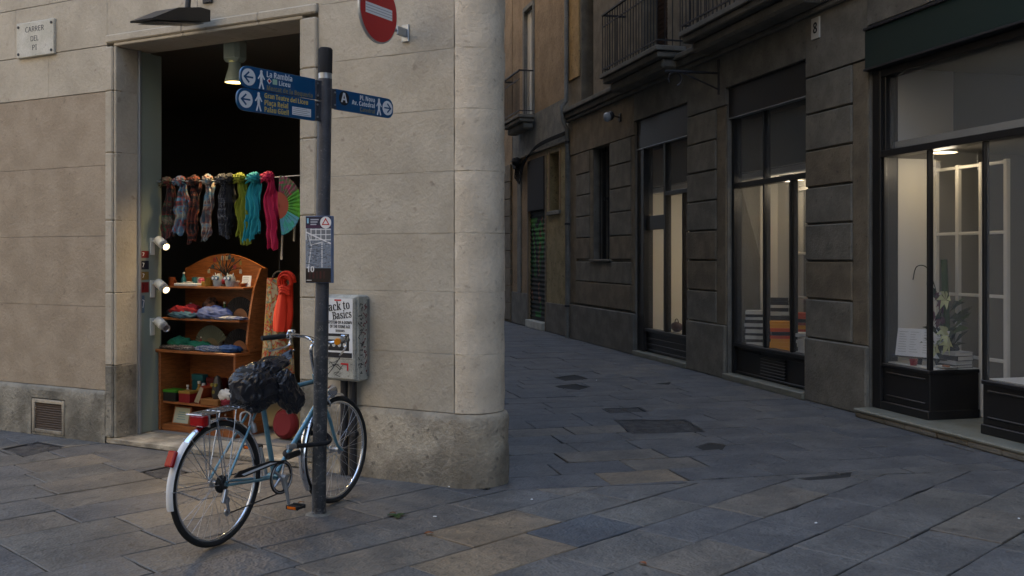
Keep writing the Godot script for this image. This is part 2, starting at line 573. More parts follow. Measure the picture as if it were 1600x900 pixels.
func make_ground() -> void:
	var st := new_st()
	box(st, Vector3(-60, -0.3, -80), Vector3(60, -0.012, 60))
	structure(obj("ground", st, M.mortar))
	var zone_a := PackedVector2Array([Vector2(-0.15, 6.72), Vector2(1.16, 6.92), Vector2(2.45, 7.18), Vector2(4.2, 7.45), Vector2(-0.55, 26), Vector2(-5.0, 26)])
	var zone_b := PackedVector2Array([Vector2(-9, 11.4), Vector2(-9, 2.0), Vector2(5.55, 2.0), Vector2(4.2, 7.44), Vector2(2.45, 7.17), Vector2(1.16, 6.91), Vector2(-0.15, 6.71)])
	var covers := []
	for c in [[[958, 656], [1072, 655], [1103, 674], [986, 678], "cast iron manhole cover with a pitted stone infill in the alley"], [[940, 638], [1000, 636], [1013, 643], [954, 645], "small dark brown iron cover set in the alley paving"], [[0, 702], [60, 690], [104, 698], [40, 714], "wide grey access cover in the pavement under the wall vent"], [[218, 737], [262, 728], [300, 738], [247, 748], "small dark grey cover in the pavement before the shop step"]]:
		var poly := PackedVector2Array()
		for k in 4: poly.append(ground_px(c[k][0], c[k][1]))
		covers.append([poly, c[4]])
	var holes := []
	for c in covers: holes.append(c[0])
	# broken-out corners of slabs
	for c in [[[1086, 698], [1108, 691], [1134, 694], [1128, 702], [1100, 704]], [[866, 590], [898, 585], [920, 592], [884, 595]], [[866, 603], [900, 599], [920, 604], [904, 609], [874, 606]], [[1180, 640], [1196, 638], [1192, 643]], [[1020, 600], [1050, 597], [1046, 601]], [[1240, 747], [1330, 738], [1328, 745], [1262, 750]]]:
		var gap := PackedVector2Array()
		for q in c: gap.append(ground_px(q[0], q[1]))
		holes.append(gap)
	var alley: Node3D = structure(Node3D.new())
	alley.name = "alley_paving"; add_child(alley)
	var street: Node3D = structure(Node3D.new())
	street.name = "street_paving"; add_child(street)
	var marks_a := []
	for k in [[900, 667, 5], [955, 710, 5], [1055, 727, 5], [985, 747, 4], [810, 672, 5], [1090, 745, 3], [930, 727, 3], [1070, 710, 3]]: marks_a.append([ground_px(k[0], k[1]), k[2]])
	pave(alley, zone_a, holes, ground_px(972, 719), 75.9, 0.385, 0.52, 0.85, 60, 9.0, [0, 3, 0, 3, 0, 1, 3, 0, 1], marks_a, {}, 0.006, 14.5)
	var marks_b := []
	for k in [[905, 828, 6], [770, 868, 4], [765, 825, 4], [640, 862, 4], [560, 885, 5], [1000, 790, 2], [1150, 780, 5], [900, 785, 2], [700, 800, 1], [980, 870, 2], [1060, 835, 0], [1180, 855, 0]]: marks_b.append([ground_px(k[0], k[1]), k[2]])
	pave(street, zone_b, holes, ground_px(820, 832), 44.3, 0.405, 0.55, 0.9, 26, 11.0, [0, 1, 2, 1, 1, 2, 0, 1, 2, 0, 1, 5], marks_b, {0: [-0.86, 0.0, 0.585, 1.25], -1: [-0.40, 0.33, 1.0]}, 0.0055, 14.0)
	for c in covers:
		var mid := Vector2()
		for p in c[0]: mid += p / 4.0
		var o := thing("manhole_cover", c[1], "manhole cover", Transform3D(Basis(), Vector3(mid.x, 0, -mid.y)), "covers in the paving")
		var rim := new_st(); var lid := new_st()
		var loc := PackedVector2Array()
		for p in c[0]: loc.append(p - mid)
		var t := Transform3D(Basis(Vector3.RIGHT, -PI / 2), Vector3.ZERO)
		var inner: PackedVector2Array = Geometry2D.offset_polygon(loc, -0.03)[0]
		for i in loc.size():
			var j := (i + 1) % loc.size()
			var a := loc[i] * 0.985; var b := loc[j] * 0.985
			prism(rim, PackedVector2Array([a, b, b * 0.9, a * 0.9]), -0.03, -0.002, t)
		prism(lid, inner, -0.03, -0.005, t, 0.004)
		obj("rim", rim, M.iron, o); obj("lid", lid, M.cover, o)
		var bump := new_st()
		for k in 26:
			var p := Vector2(rng.randf_range(-0.3, 0.3), rng.randf_range(-0.3, 0.3))
			if Geometry2D.is_point_in_polygon(p, inner): blob(bump, Vector3(p.x, -0.006, -p.y), Vector3(0.035, 0.006, 0.03), k, 0.3, 2.0, 8, 5)
		blob(bump, Vector3(0, -0.006, 0), Vector3(0.03, 0.006, 0.03), 3, 0.3, 2.0, 8, 5)
		obj("infill_stones", bump, M.cover, o).set_meta("kind", "stuff")

# ---------------------------------------------------------------- corner building
const CORNER_X := 0.347
const CORNER_R := 0.23
const SWEEP := 132.3

func corner_path(a0: float, a1: float, n: int) -> Array:
	# [point on the face, outward normal] in plan, round the rounded corner
	var out := []
	for i in n + 1:
		var f := deg_to_rad(lerpf(a0, a1, float(i) / n))
		var nn := Vector3(sin(f), 0, cos(f))
		out.append([Vector3(CORNER_X, 0, -CORNER_R) + nn * CORNER_R, nn])
	return out

func sweep(st: SurfaceTool, path: Array, prof: Array, smooth := true) -> void:
	# prof: [outward offset, height] from the bottom up; ends are closed
	for i in path.size() - 1:
		for k in prof.size() - 1:
			st.set_smooth_group(k + 1 if smooth else -1)
			var a: Array = path[i]; var b: Array = path[i + 1]
			quad(st, a[0] + a[1] * prof[k][0] + Vector3.UP * prof[k][1], b[0] + b[1] * prof[k][0] + Vector3.UP * prof[k][1], b[0] + b[1] * prof[k + 1][0] + Vector3.UP * prof[k + 1][1], a[0] + a[1] * prof[k + 1][0] + Vector3.UP * prof[k + 1][1])
	st.set_smooth_group(-1)
	for e in 2:
		var c: Array = path[0] if e == 0 else path[-1]
		for k in range(1, prof.size() - 1):
			var p := []
			for w in [0, k, k + 1]: p.append(c[0] + c[1] * prof[w][0] + Vector3.UP * prof[w][1])
			if e == 0: tri(st, p[0], p[1], p[2])
			else: tri(st, p[0], p[2], p[1])

func straight(x0: float, x1: float) -> Array:
	var out := []
	var n := maxi(1, int((x1 - x0) / 0.07))
	for i in n + 1: out.append([Vector3(lerpf(x0, x1, float(i) / n), 0, 0), Vector3.BACK])
	return out

func rough_face(path: Array, prof: Array, amp: float, seed_: int) -> SurfaceTool:
	# like sweep, but the visible face is finely divided and slightly uneven, with worn arrises
	var st := new_st()
	var noise := FastNoiseLite.new(); noise.seed = seed_; noise.frequency = 2.2; noise.fractal_octaves = 4
	var rows := []
	for k in prof.size() - 1:
		var n := maxi(1, int(absf(prof[k + 1][1] - prof[k][1]) / 0.05))
		for i in n: rows.append([lerpf(prof[k][0], prof[k + 1][0], float(i) / n), lerpf(prof[k][1], prof[k + 1][1], float(i) / n), k])
	rows.append([prof[-1][0], prof[-1][1], prof.size()])
	var grid := []
	for c in path:
		var col := []
		for r in rows:
			var p: Vector3 = c[0] + c[1] * r[0] + Vector3.UP * r[1]
			if r[0] > -0.04:
				p += c[1] * amp * noise.get_noise_3dv(p * 2.0 + Vector3(0, 0, seed_))
				var edge: float = minf(absf(r[1] - prof[1][1]), absf(r[1] - prof[-2][1]))
				if edge < 0.006: p -= c[1] * maxf(0.0, noise.get_noise_3dv(p * 9.0) - 0.15) * 0.008
			col.append(p)
		grid.append(col)
	for i in path.size() - 1:
		for k in rows.size() - 1:
			st.set_smooth_group(2 if rows[k][0] < -0.04 or rows[k + 1][0] < -0.04 else (3 if absf(rows[k + 1][1] - rows[k][1]) < 0.004 else 1))
			quad(st, grid[i][k], grid[i + 1][k], grid[i + 1][k + 1], grid[i][k + 1])
	return st

func stone(parent: Node3D, called: String, x0: float, x1: float, y0: float, y1: float, z0: float, z1: float, m: Material, bev := 0.004) -> MeshInstance3D:
	var st := new_st()
	box(st, Vector3(x0, y0, z0), Vector3(x1, y1, z1), bev)
	return obj(called, st, m, parent)

func make_corner_building() -> void:
	var b := thing("corner_building", "pale stone corner building with a rounded corner and a souvenir shop opening", "building", LT)
	var W := new_st()
	box(W, Vector3(-16, 0, -0.36), Vector3(-2.975, 4.3, -0.05))
	obj("wall_core", W, M.corner, b)
	W = new_st()
	box(W, Vector3(-0.99, 0, -0.36), Vector3(CORNER_X - 0.01, 4.3, -0.05))
	obj("wall_core", W, M.corner, b)
	W = new_st()
	box(W, Vector3(-2.975, 3.35, -0.36), Vector3(-0.99, 4.3, -0.05))
	obj("wall_core", W, M.corner, b)
	W = new_st()
	box(W, Vector3(-16, 4.302, -0.36), Vector3(CORNER_X, 17.0, 0.0))
	obj("upper_wall", W, M.corner, b)
	W = new_st()
	sweep(W, corner_path(0, SWEEP, 16), [[-0.20, 4.302], [0.0, 4.302], [0.0, 17.0], [-0.20, 17.0]])
	obj("upper_corner", W, M.corner, b)
	var f := deg_to_rad(SWEEP)
	var n := Vector3(sin(f), 0, cos(f)); var dir := Vector3(cos(f), 0, -sin(f))
	var endp := Vector3(CORNER_X, 0, -CORNER_R) + n * CORNER_R
	var AT := Transform3D(Basis(dir, Vector3.UP, n), endp)
	W = new_st()
	box(W, Vector3(0.004, 0, -0.30), Vector3(24, 17.0, -0.002), 0.0, AT)
	obj("alley_wall", W, M.corner, b)
	W = new_st()
	prism(W, PackedVector2Array([Vector2(-16, 0.1), Vector2(CORNER_X - 0.1, 0.1), Vector2(endp.x + dir.x * 24, -(endp.z + dir.z * 24)), Vector2(-16, 18)]), 17.02, 17.3, Transform3D(Basis(Vector3.RIGHT, -PI / 2), Vector3.ZERO))
	obj("roof", W, M.cement, b)
	# street front, right of the shop: one wide stone a course
	var ys := [0.503, 0.905, 1.332, 1.735, 2.16, 2.585, 3.0, 3.43, 3.86, 4.3]
	for k in ys.size() - 1:
		var j := 0.0007
		obj("stone_block", rough_face(straight(-0.828, CORNER_X - 0.003), [[-0.05, ys[k] + j], [-0.002, ys[k] + j], [0.0, ys[k] + j + 0.002], [0.0, ys[k + 1] - j - 0.002], [-0.002, ys[k + 1] - j], [-0.05, ys[k + 1] - j]], 0.005, 300 + k), M.corner, b)
	# the rounded corner stones
	for k in ys.size() - 1:
		var g := 0.0006
		var o := 0.004
		var st := rough_face(corner_path(1.2, SWEEP, 30), [[-0.12, ys[k] + g], [o - 0.0015, ys[k] + g], [o, ys[k] + g + 0.002], [o, ys[k + 1] - g - 0.002], [o - 0.0015, ys[k + 1] - g], [-0.12, ys[k + 1] - g]], 0.008, 400 + k)
		obj("corner_stone", st, M.quoin, b)
	# plinth
	var prof := [[-0.12, 0.0], [0.034, 0.0], [0.034, 0.445], [0.030, 0.468], [0.016, 0.488], [0.0, 0.500], [-0.12, 0.501]]
	for part in [[-0.835, -0.2], [-0.199, CORNER_X]]:
		obj("plinth_stone", rough_face(straight(part[0], part[1]), prof, 0.014, 77), M.plinth, b)
	var st2 := rough_face(corner_path(0.0, SWEEP, 30), prof, 0.014, 77)
	obj("plinth_stone", st2, M.plinth, b)
	# left of the shop
	var low := [[-0.1, 0.0], [0.030, 0.0], [0.030, 0.40], [0.022, 0.425], [0.0, 0.437], [-0.1, 0.438]]
	for part in [[-16.0, -6.4], [-6.396, -4.035], [-3.59, -3.088]]:
		obj("plinth_stone", rough_face(straight(part[0], part[1]), low, 0.010, 78), M.plinth_grey, b)
	var st3 := new_st()
	sweep(st3, [[Vector3(-4.033, 0, 0), Vector3.BACK], [Vector3(-3.592, 0, 0), Vector3.BACK]], [[-0.1, 0.33], [0.030, 0.33], [0.030, 0.40], [0.022, 0.425], [0.0, 0.437], [-0.1, 0.438]])
	obj("plinth_stone", st3, M.plinth_grey, b)
	stone(b, "plinth_stone", -4.033, -3.592, 0.0, 0.02, -0.1, 0.03, M.plinth_grey)
	var tan_ys := [0.44, 1.15, 1.75, 2.35, 2.975]
	for k in tan_ys.size() - 1:
		var xs := [-16.0, -7.6 + 0.4 * (k % 2), -5.3 + 0.5 * (k % 2), -3.094]
		for i in 3: stone(b, "rendered_block", xs[i] + 0.001, xs[i + 1] - 0.001, tan_ys[k] + 0.001, tan_ys[k + 1] - 0.001, -0.05, -0.004 + rng.randf_range(-0.0008, 0.0008), M.render_tan, 0.002)
	for row in [[2.978, 3.363, [-16.0, -7.0, -5.5, -4.62, -3.85, -3.094]], [3.366, 3.80, [-16.0, -6.4, -5.1, -4.3, -3.094, -2.05, -0.828]], [3.803, 4.3, [-16.0, -6.9, -5.6, -4.7, -3.8, -2.6, -1.5, -0.828]]]:
		var xs: Array = row[2]
		for i in xs.size() - 1:
			var y0: float = row[0]
			if y0 == 3.366 and xs[i] >= -3.1: y0 = 3.445
			stone(b, "stone_block", xs[i] + 0.001, xs[i + 1] - 0.001, y0 + 0.001, row[1] - 0.001, -0.05, rng.randf_range(-0.001, 0.0015), M.corner, 0.002)
	# moulded surround of the shop opening: strip, fillet and reveal stones
	var cuts := [0.05, 0.66, 1.27, 1.88, 2.45, 2.97, 3.345]
	for k in cuts.size() - 1:
		for side in [[-3.09, -2.973, -1.0], [-0.996, -0.833, 1.0]]:
			var st := new_st()
			var y0: float = cuts[k] + 0.001; var y1: float = cuts[k + 1] - 0.001
			var inner: float = side[1] if side[2] < 0 else side[0]
			var outer: float = side[0] if side[2] < 0 else side[1]
			box(st, Vector3(minf(outer, inner + side[2] * 0.03), y0, -0.05), Vector3(maxf(outer, inner + side[2] * 0.03), y1, 0.030), 0.01)
			box(st, Vector3(minf(inner, inner + side[2] * 0.028), y0, -0.21), Vector3(maxf(inner, inner + side[2] * 0.028), y1, 0.014), 0.006)
			obj("jamb_stone", st, M.corner if k > 0 else M.plinth_grey, b)
	for part in [[-3.09, -2.2], [-2.198, -1.4], [-1.398, -0.833]]:
		var st := new_st()
		box(st, Vector3(part[0] + 0.001, 3.375, -0.05), Vector3(part[1] - 0.001, 3.443, 0.030), 0.01)
		box(st, Vector3(maxf(part[0], -3.0) + 0.001, 3.346, -0.21), Vector3(minf(part[1], -0.97) - 0.001, 3.374, 0.014), 0.006)
		obj("lintel_stone", st, M.corner, b)
	# step
	stone(b, "door_step", -3.088, -0.86, 0.0, 0.048, -0.36, 0.02, M.plinth, 0.008)
	# shop room
	# the room runs back to the left behind the front wall
	var plan := PackedVector2Array([Vector2(-6.5, 0.362), Vector2(-0.9, 0.362), Vector2(-0.9, 1.2), Vector2(-2.95, 3.5), Vector2(-6.5, 3.5)])
	var flat := Transform3D(Basis(Vector3.RIGHT, -PI / 2), Vector3.ZERO)
	var r := new_st()
	prism(r, plan, 0.0, 0.055, flat)
	obj("shop_floor", r, M.room_grey, b)
	r = new_st()
	prism(r, plan, 3.5, 3.6, flat)
	obj("shop_ceiling", r, M.shop_paint, b)
	for k in range(1, 5):
		var p0 := Vector3(plan[k].x, 0, -plan[k].y); var p1 := Vector3(plan[(k + 1) % 5].x, 0, -plan[(k + 1) % 5].y)
		var d := (p1 - p0).normalized()
		r = new_st()
		box(r, Vector3(-0.05, 0.0, 0.001), Vector3(p0.distance_to(p1) + 0.05, 3.6, 0.08), 0.0, Transform3D(Basis(d, Vector3.UP, d.cross(Vector3.UP)), p0))
		obj("shop_wall", r, M.shop_paint, b)
	var sp := new_st()
	box(sp, Vector3(-2.988, 0.056, -0.47), Vector3(-2.965, 3.34, -0.235), 0.002)
	obj("side_panel", sp, M.panel_green, b)
	# slim metal edge of the folded-back shop door
	stone(b, "metal_edge", -2.972, -2.948, 0.05, 3.343, -0.235, -0.212, M.alu, 0.003)

# ---------------------------------------------------------------- alley front
const COURSES := [0.69, 1.12, 1.53, 1.93, 2.33, 2.73, 3.13, 3.535]

func ashlar(parent: Node3D, x0: float, x1: float, m: Array, from := 0, to := 7) -> void:
	for k in range(from, to):
		stone(parent, "stone_block", x0 + 0.004, x1 - 0.004, COURSES[k] + 0.009, COURSES[k + 1] - 0.009, -0.04, rng.randf_range(-0.003, 0.003), m[rng.randi() % m.size()], 0.010)

func bars(parent: Node3D, called: String, list: Array, m: Material, bev := 0.004) -> MeshInstance3D:
	var st := new_st()
	for q in list: box(st, Vector3(q[0], q[2], q[4]), Vector3(q[1], q[3], q[5]), bev)
	return obj(called, st, m, parent)

func pieces(parent: Node3D, called: String, list: Array, m: Material, bev := 0.004) -> void:
	for q in list: bars(parent, called, [q], m, bev)

func pane(parent: Node3D, x0: float, x1: float, y0: float, y1: float, z: float) -> void:
	var st := new_st()
	box(st, Vector3(x0, y0, z - 0.003), Vector3(x1, y1, z + 0.003))
	obj("pane", st, M.glass, parent)

func room(parent: Node3D, x0: float, x1: float, y0: float, y1: float, z0: float, z1: float, m: Material) -> void:
	# five thick inner faces, open to the street at z1
	bars(parent, "display_room", [[x0 - 0.08, x1 + 0.08, y0 - 0.08, y0, z0, z1], [x0 - 0.08, x1 + 0.08, y1, y1 + 0.08, z0, z1], [x0 - 0.08, x0, y0, y1, z0, z1], [x1, x1 + 0.08, y0, y1, z0, z1], [x0 - 0.08, x1 + 0.08, y0 - 0.08, y1 + 0.08, z0 - 0.08, z0]], m, 0.0)

func ceiling_lamp(t: Transform3D, label: String, energy: float) -> void:
	var o := thing("ceiling_lamp", label, "lamp", t, "lit lamps in the alley shops")
	var st := new_st()
	lathe(st, [Vector2(0, 0.05), Vector2(0.03, 0.05), Vector2(0.03, 0.03), Vector2(0.115, 0.03), Vector2(0.125, 0.0), Vector2(0.118, 0.0), Vector2(0.112, 0.022)], 24)
	obj("housing", st, M.lamp_white, o)
	st = new_st()
	lathe(st, [Vector2(0, 0.002), Vector2(0.108, 0.002), Vector2(0.108, 0.012), Vector2(0, 0.012)], 24)
	obj("glowing_disc", st, glow(Color(1.0, 0.88, 0.64), 1.3), o)
	var l := OmniLight3D.new()
	l.name = "light"
	l.light_color = Color(1.0, 0.93, 0.82); l.light_energy = energy * 0.6; l.light_size = 0.1; l.omni_range = 8.0; l.omni_attenuation = 2.0; l.shadow_enabled = true
	o.add_child(l)
	l.position = Vector3(0, -0.06, 0)

func balcony(label: String, x0: float, x1: float, y: float, deep: float, high: float, step: float) -> void:
	var o := thing("balcony", label, "balcony", on_right((x0 + x1) / 2, y, 0), "iron balconies above the alley")
	var h := (x1 - x0) / 2
	var st := new_st()
	box(st, Vector3(-h, -0.07, -0.02), Vector3(h, 0.0, deep), 0.008)
	box(st, Vector3(-h + 0.04, -0.16, -0.02), Vector3(h - 0.04, -0.071, deep - 0.04), 0.015)
	box(st, Vector3(-h + 0.10, -0.30, -0.02), Vector3(h - 0.10, -0.161, deep - 0.14), 0.03)
	obj("slab", st, M.grime_grey, o)
	var rail := new_st()
	box(rail, Vector3(-h + 0.02, high - 0.03, deep - 0.06), Vector3(h - 0.02, high, deep - 0.02), 0.004)
	box(rail, Vector3(-h + 0.025, 0.07, deep - 0.05), Vector3(h - 0.025, 0.09, deep - 0.03))
	box(rail, Vector3(-h + 0.025, high * 0.78, deep - 0.05), Vector3(h - 0.025, high * 0.78 + 0.015, deep - 0.03))
	for s in [-1.0, 1.0]:
		box(rail, Vector3(s * (h - 0.04) - 0.02, high - 0.03, 0.0), Vector3(s * (h - 0.04) + 0.02, high, deep - 0.06), 0.004)
		box(rail, Vector3(s * (h - 0.04) - 0.01, 0.07, 0.0), Vector3(s * (h - 0.04) + 0.01, 0.09, deep - 0.05))
	obj("handrail", rail, M.iron, o)
	var x := -h + 0.04
	var shared := CylinderMesh.new()
	shared.top_radius = 0.008; shared.bottom_radius = 0.008; shared.height = high - 0.03; shared.radial_segments = 6; shared.rings = 0
	while x <= h - 0.03:
		mesh_node("baluster", shared, M.iron, o).position = Vector3(x, (high - 0.03) / 2, deep - 0.04)
		x += step
	for s in [-1.0, 1.0]:
		var z := deep - 0.04 - step
		while z > 0.03:
			mesh_node("baluster", shared, M.iron, o).position = Vector3(s * (h - 0.04), (high - 0.03) / 2, z)
			z -= step

func make_alley_building() -> void:
	var b := thing("alley_building", "grimy stone building with rusticated pilasters and black shop fronts along the alley", "building", RT)
	var S := [M.grime, M.grime, M.grime, M.grime_brown]
	# cores
	pieces(b, "wall_core", [[-1.162, -0.012, 0, 3.54, -0.5, -0.035], [-4.316, -3.116, 0, 3.54, -0.5, -0.035], [-7.54, -6.384, 0, 3.54, -0.5, -0.035], [-9.95, -8.468, 0, 3.54, -0.5, -0.035], [-8.468, -7.54, 0, 1.52, -0.5, -0.035]], M.grime_grey, 0.0)
	# pilaster by the flower window
	for p in [[-1.162, -0.277], [-4.316, -3.397]]:
		ashlar(b, p[0], p[1], S)
		stone(b, "plinth_stone", p[0], p[1] + 0.262 + 0.0, 0.0, 0.685, -0.04, 0.014, M.grime, 0.012)
		stone(b, "jamb_strip", p[1], p[1] + 0.262, 0.69, 3.53, -0.04, -0.016, M.grime_brown, 0.006)
	# rusticated wall with the tall barred window
	stone(b, "plinth_stone", -9.79, -6.39, 0.0, 0.66, -0.04, 0.014, M.grime_grey, 0.012)
	ashlar(b, -9.42, -6.53, S, 0, 1)
	stone(b, "stone_block", -9.416, -6.534, 1.129, 1.49, -0.04, 0.0, M.grime, 0.01)
	ashlar(b, -9.42, -8.62, S, 2, 7)
	ashlar(b, -7.54, -6.53, S, 2, 7)
	stone(b, "jamb_strip", -8.62, -8.472, 1.53, 3.53, -0.04, -0.016, M.grime_brown, 0.006)
	stone(b, "jamb_strip", -6.53, -6.39, 0.69, 3.53, -0.04, -0.016, M.grime_brown, 0.006)
	stone(b, "jamb_strip", -9.80, -9.42, 0.69, 3.53, -0.04, -0.016, M.grime_brown, 0.006)
	stone(b, "window_sill", -8.60, -7.44, 1.495, 1.535, -0.2, 0.03, M.grime, 0.006)
	bars(b, "window_frame", [[-8.468, -8.41, 1.536, 3.53, -0.26, -0.2], [-7.60, -7.54, 1.536, 3.53, -0.26, -0.2], [-8.41, -7.60, 3.47, 3.53, -0.26, -0.2], [-8.03, -7.98, 1.536, 3.47, -0.26, -0.2], [-8.41, -8.03, 2.6, 2.65, -0.26, -0.2], [-7.98, -7.6, 2.6, 2.65, -0.26, -0.2]], M.black_paint)
	room(b, -9.0, -7.0, 1.0, 3.9, -2.4, -0.502, M.room_grey)
	pane(b, -8.41, -8.03, 1.54, 3.47, -0.23)
	pane(b, -7.98, -7.6, 1.54, 3.47, -0.23)
	for k in 6:
		var st := new_st()
		var x := -8.36 + k * 0.145
		tube(st, [Vector3(x, 1.535, -0.12), Vector3(x, 3.53, -0.12)], 0.009, 6)
		obj("window_bar", st, M.iron, b)
	# frieze, cornice, upper storeys
	stone(b, "frieze", -9.95, -6.38, 3.545, 4.2, -0.5, -0.004, M.grime_brown, 0.004)
	stone(b, "frieze", -6.378, -4.318, 3.76, 4.2, -0.5, -0.004, M.grime_grey, 0.004)
	stone(b, "frieze", -4.316, -3.118, 3.545, 4.2, -0.5, -0.004, M.grime_grey, 0.004)
	stone(b, "frieze", -3.116, -1.164, 3.76, 4.2, -0.5, -0.004, M.grime_grey, 0.004)
	stone(b, "frieze", -1.162, -0.012, 3.545, 4.2, -0.5, -0.004, M.grime, 0.004)
	stone(b, "frieze", -0.01, 20.0, 3.86, 4.2, -0.5, -0.004, M.grime_grey, 0.004)
	bars(b, "cornice", [[-9.96, 20.0, 4.2, 4.26, -0.3, 0.05], [-9.96, 20.0, 4.262, 4.36, -0.3, 0.085], [-9.96, 20.0, 4.362, 4.44, -0.3, 0.14]], M.grime_grey, 0.012)
	# upper wall with window openings
	var holes := [[-9.15, -8.45], [-6.1, -5.05], [-2.7, -1.5], [1.2, 2.3], [5.0, 6.1], [8.8, 9.9]]
	var uw := []
	var last := -9.95
	for h in holes:
		uw.append([last, h[0], 4.442, 18.2, -0.5, -0.02]); last = h[1]
		for fl in 3:
			var top: float = 6.9 + fl * 3.6
			uw.append([h[0], h[1], top, top + 1.2 if fl < 2 else 18.2, -0.5, -0.02])
	uw.append([last, 20.0, 4.442, 18.2, -0.5, -0.02])
	bars(b, "upper_wall", uw, M.grime_brown, 0.0)
	bars(b, "upper_backing", [[-9.95, 20.0, 4.45, 18.2, -0.72, -0.52]], M.cement, 0.0)
	bars(b, "roof", [[-9.95, 20.0, 18.22, 18.5, -9.0, 0.25]], M.cement, 0.01)
	stone(b, "ochre_panel", -9.93, -9.25, 5.0, 8.0, -0.02, 0.004, M.ochre, 0.003)
	for h in holes:
		for fl in 3:
			var y: float = 4.45 + fl * 3.6 + (0.12 if fl else 0.0)
			var top: float = 6.9 + fl * 3.6
			var mid: float = (h[0] + h[1]) / 2
			if fl: y = 8.1 + (fl - 1) * 3.6
			for s in [[h[0] + 0.03, mid - 0.004], [mid + 0.004, h[1] - 0.03]]:
				var sh := bars(b, "shutter", [[s[0], s[1], y, top - 0.02, -0.30, -0.27]], M.dark_wood, 0.004)
				var lv := []
				var q := y + 0.1
				while q < top - 0.15:
					lv.append([s[0] + 0.05, s[1] - 0.05, q, q + 0.05, -0.272, -0.258]); q += 0.075
				bars(sh, "louvres", lv, M.dark_wood, 0.0)
	# unseen near part of the same front, lengthened past the viewer to block light
	bars(b, "near_wall", [[4.6, 20.0, 0, 3.86, -0.5, -0.02]], M.grime_grey, 0.0)
	# street number plate
	stone(b, "number_plate", -1.02, -0.86, 3.93, 4.16, -0.01, 0.012, M.white_frame, 0.003)
	text(b, "8", Vector3(-0.94, 4.045, 0.013), 0.12, M.ink)

func books(parent_t: Transform3D, list: Array, label: String) -> void:
	# stacks of books, one thing per stack
	for s in list:
		var o := thing("book_stack", s.label, "books", parent_t * Transform3D(Basis(Vector3.UP, s.turn), s.at), label)
		var y := 0.0
		for k in s.n:
			var hgt := rng.randf_range(0.028, 0.05)
			var w: float = rng.randf_range(0.9, 1.0) * s.w; var d: float = rng.randf_range(0.9, 1.0) * s.w * 0.75
			var col: Color = s.cols[k % s.cols.size()]
			var turn := Transform3D(Basis(Vector3.UP, rng.randf_range(-0.12, 0.12)), Vector3(0, y, 0))
			var st := new_st()
			box(st, Vector3(-w / 2, 0, -d / 2), Vector3(w / 2, 0.004, d / 2), 0.0, turn)
			box(st, Vector3(-w / 2, hgt - 0.004, -d / 2), Vector3(w / 2, hgt, d / 2), 0.0, turn)
			box(st, Vector3(-w / 2, 0.0041, d / 2 - 0.005), Vector3(w / 2, hgt - 0.0041, d / 2), 0.0, turn)
			var bk := obj("book", st, mat(col, 0.5), o)
			st = new_st()
			box(st, Vector3(-w / 2 + 0.005, 0.0042, -d / 2 + 0.005), Vector3(w / 2 - 0.005, hgt - 0.0042, d / 2 - 0.0055), 0.0, turn)
			obj("pages", st, M.white_frame, bk)
			y += hgt + 0.001

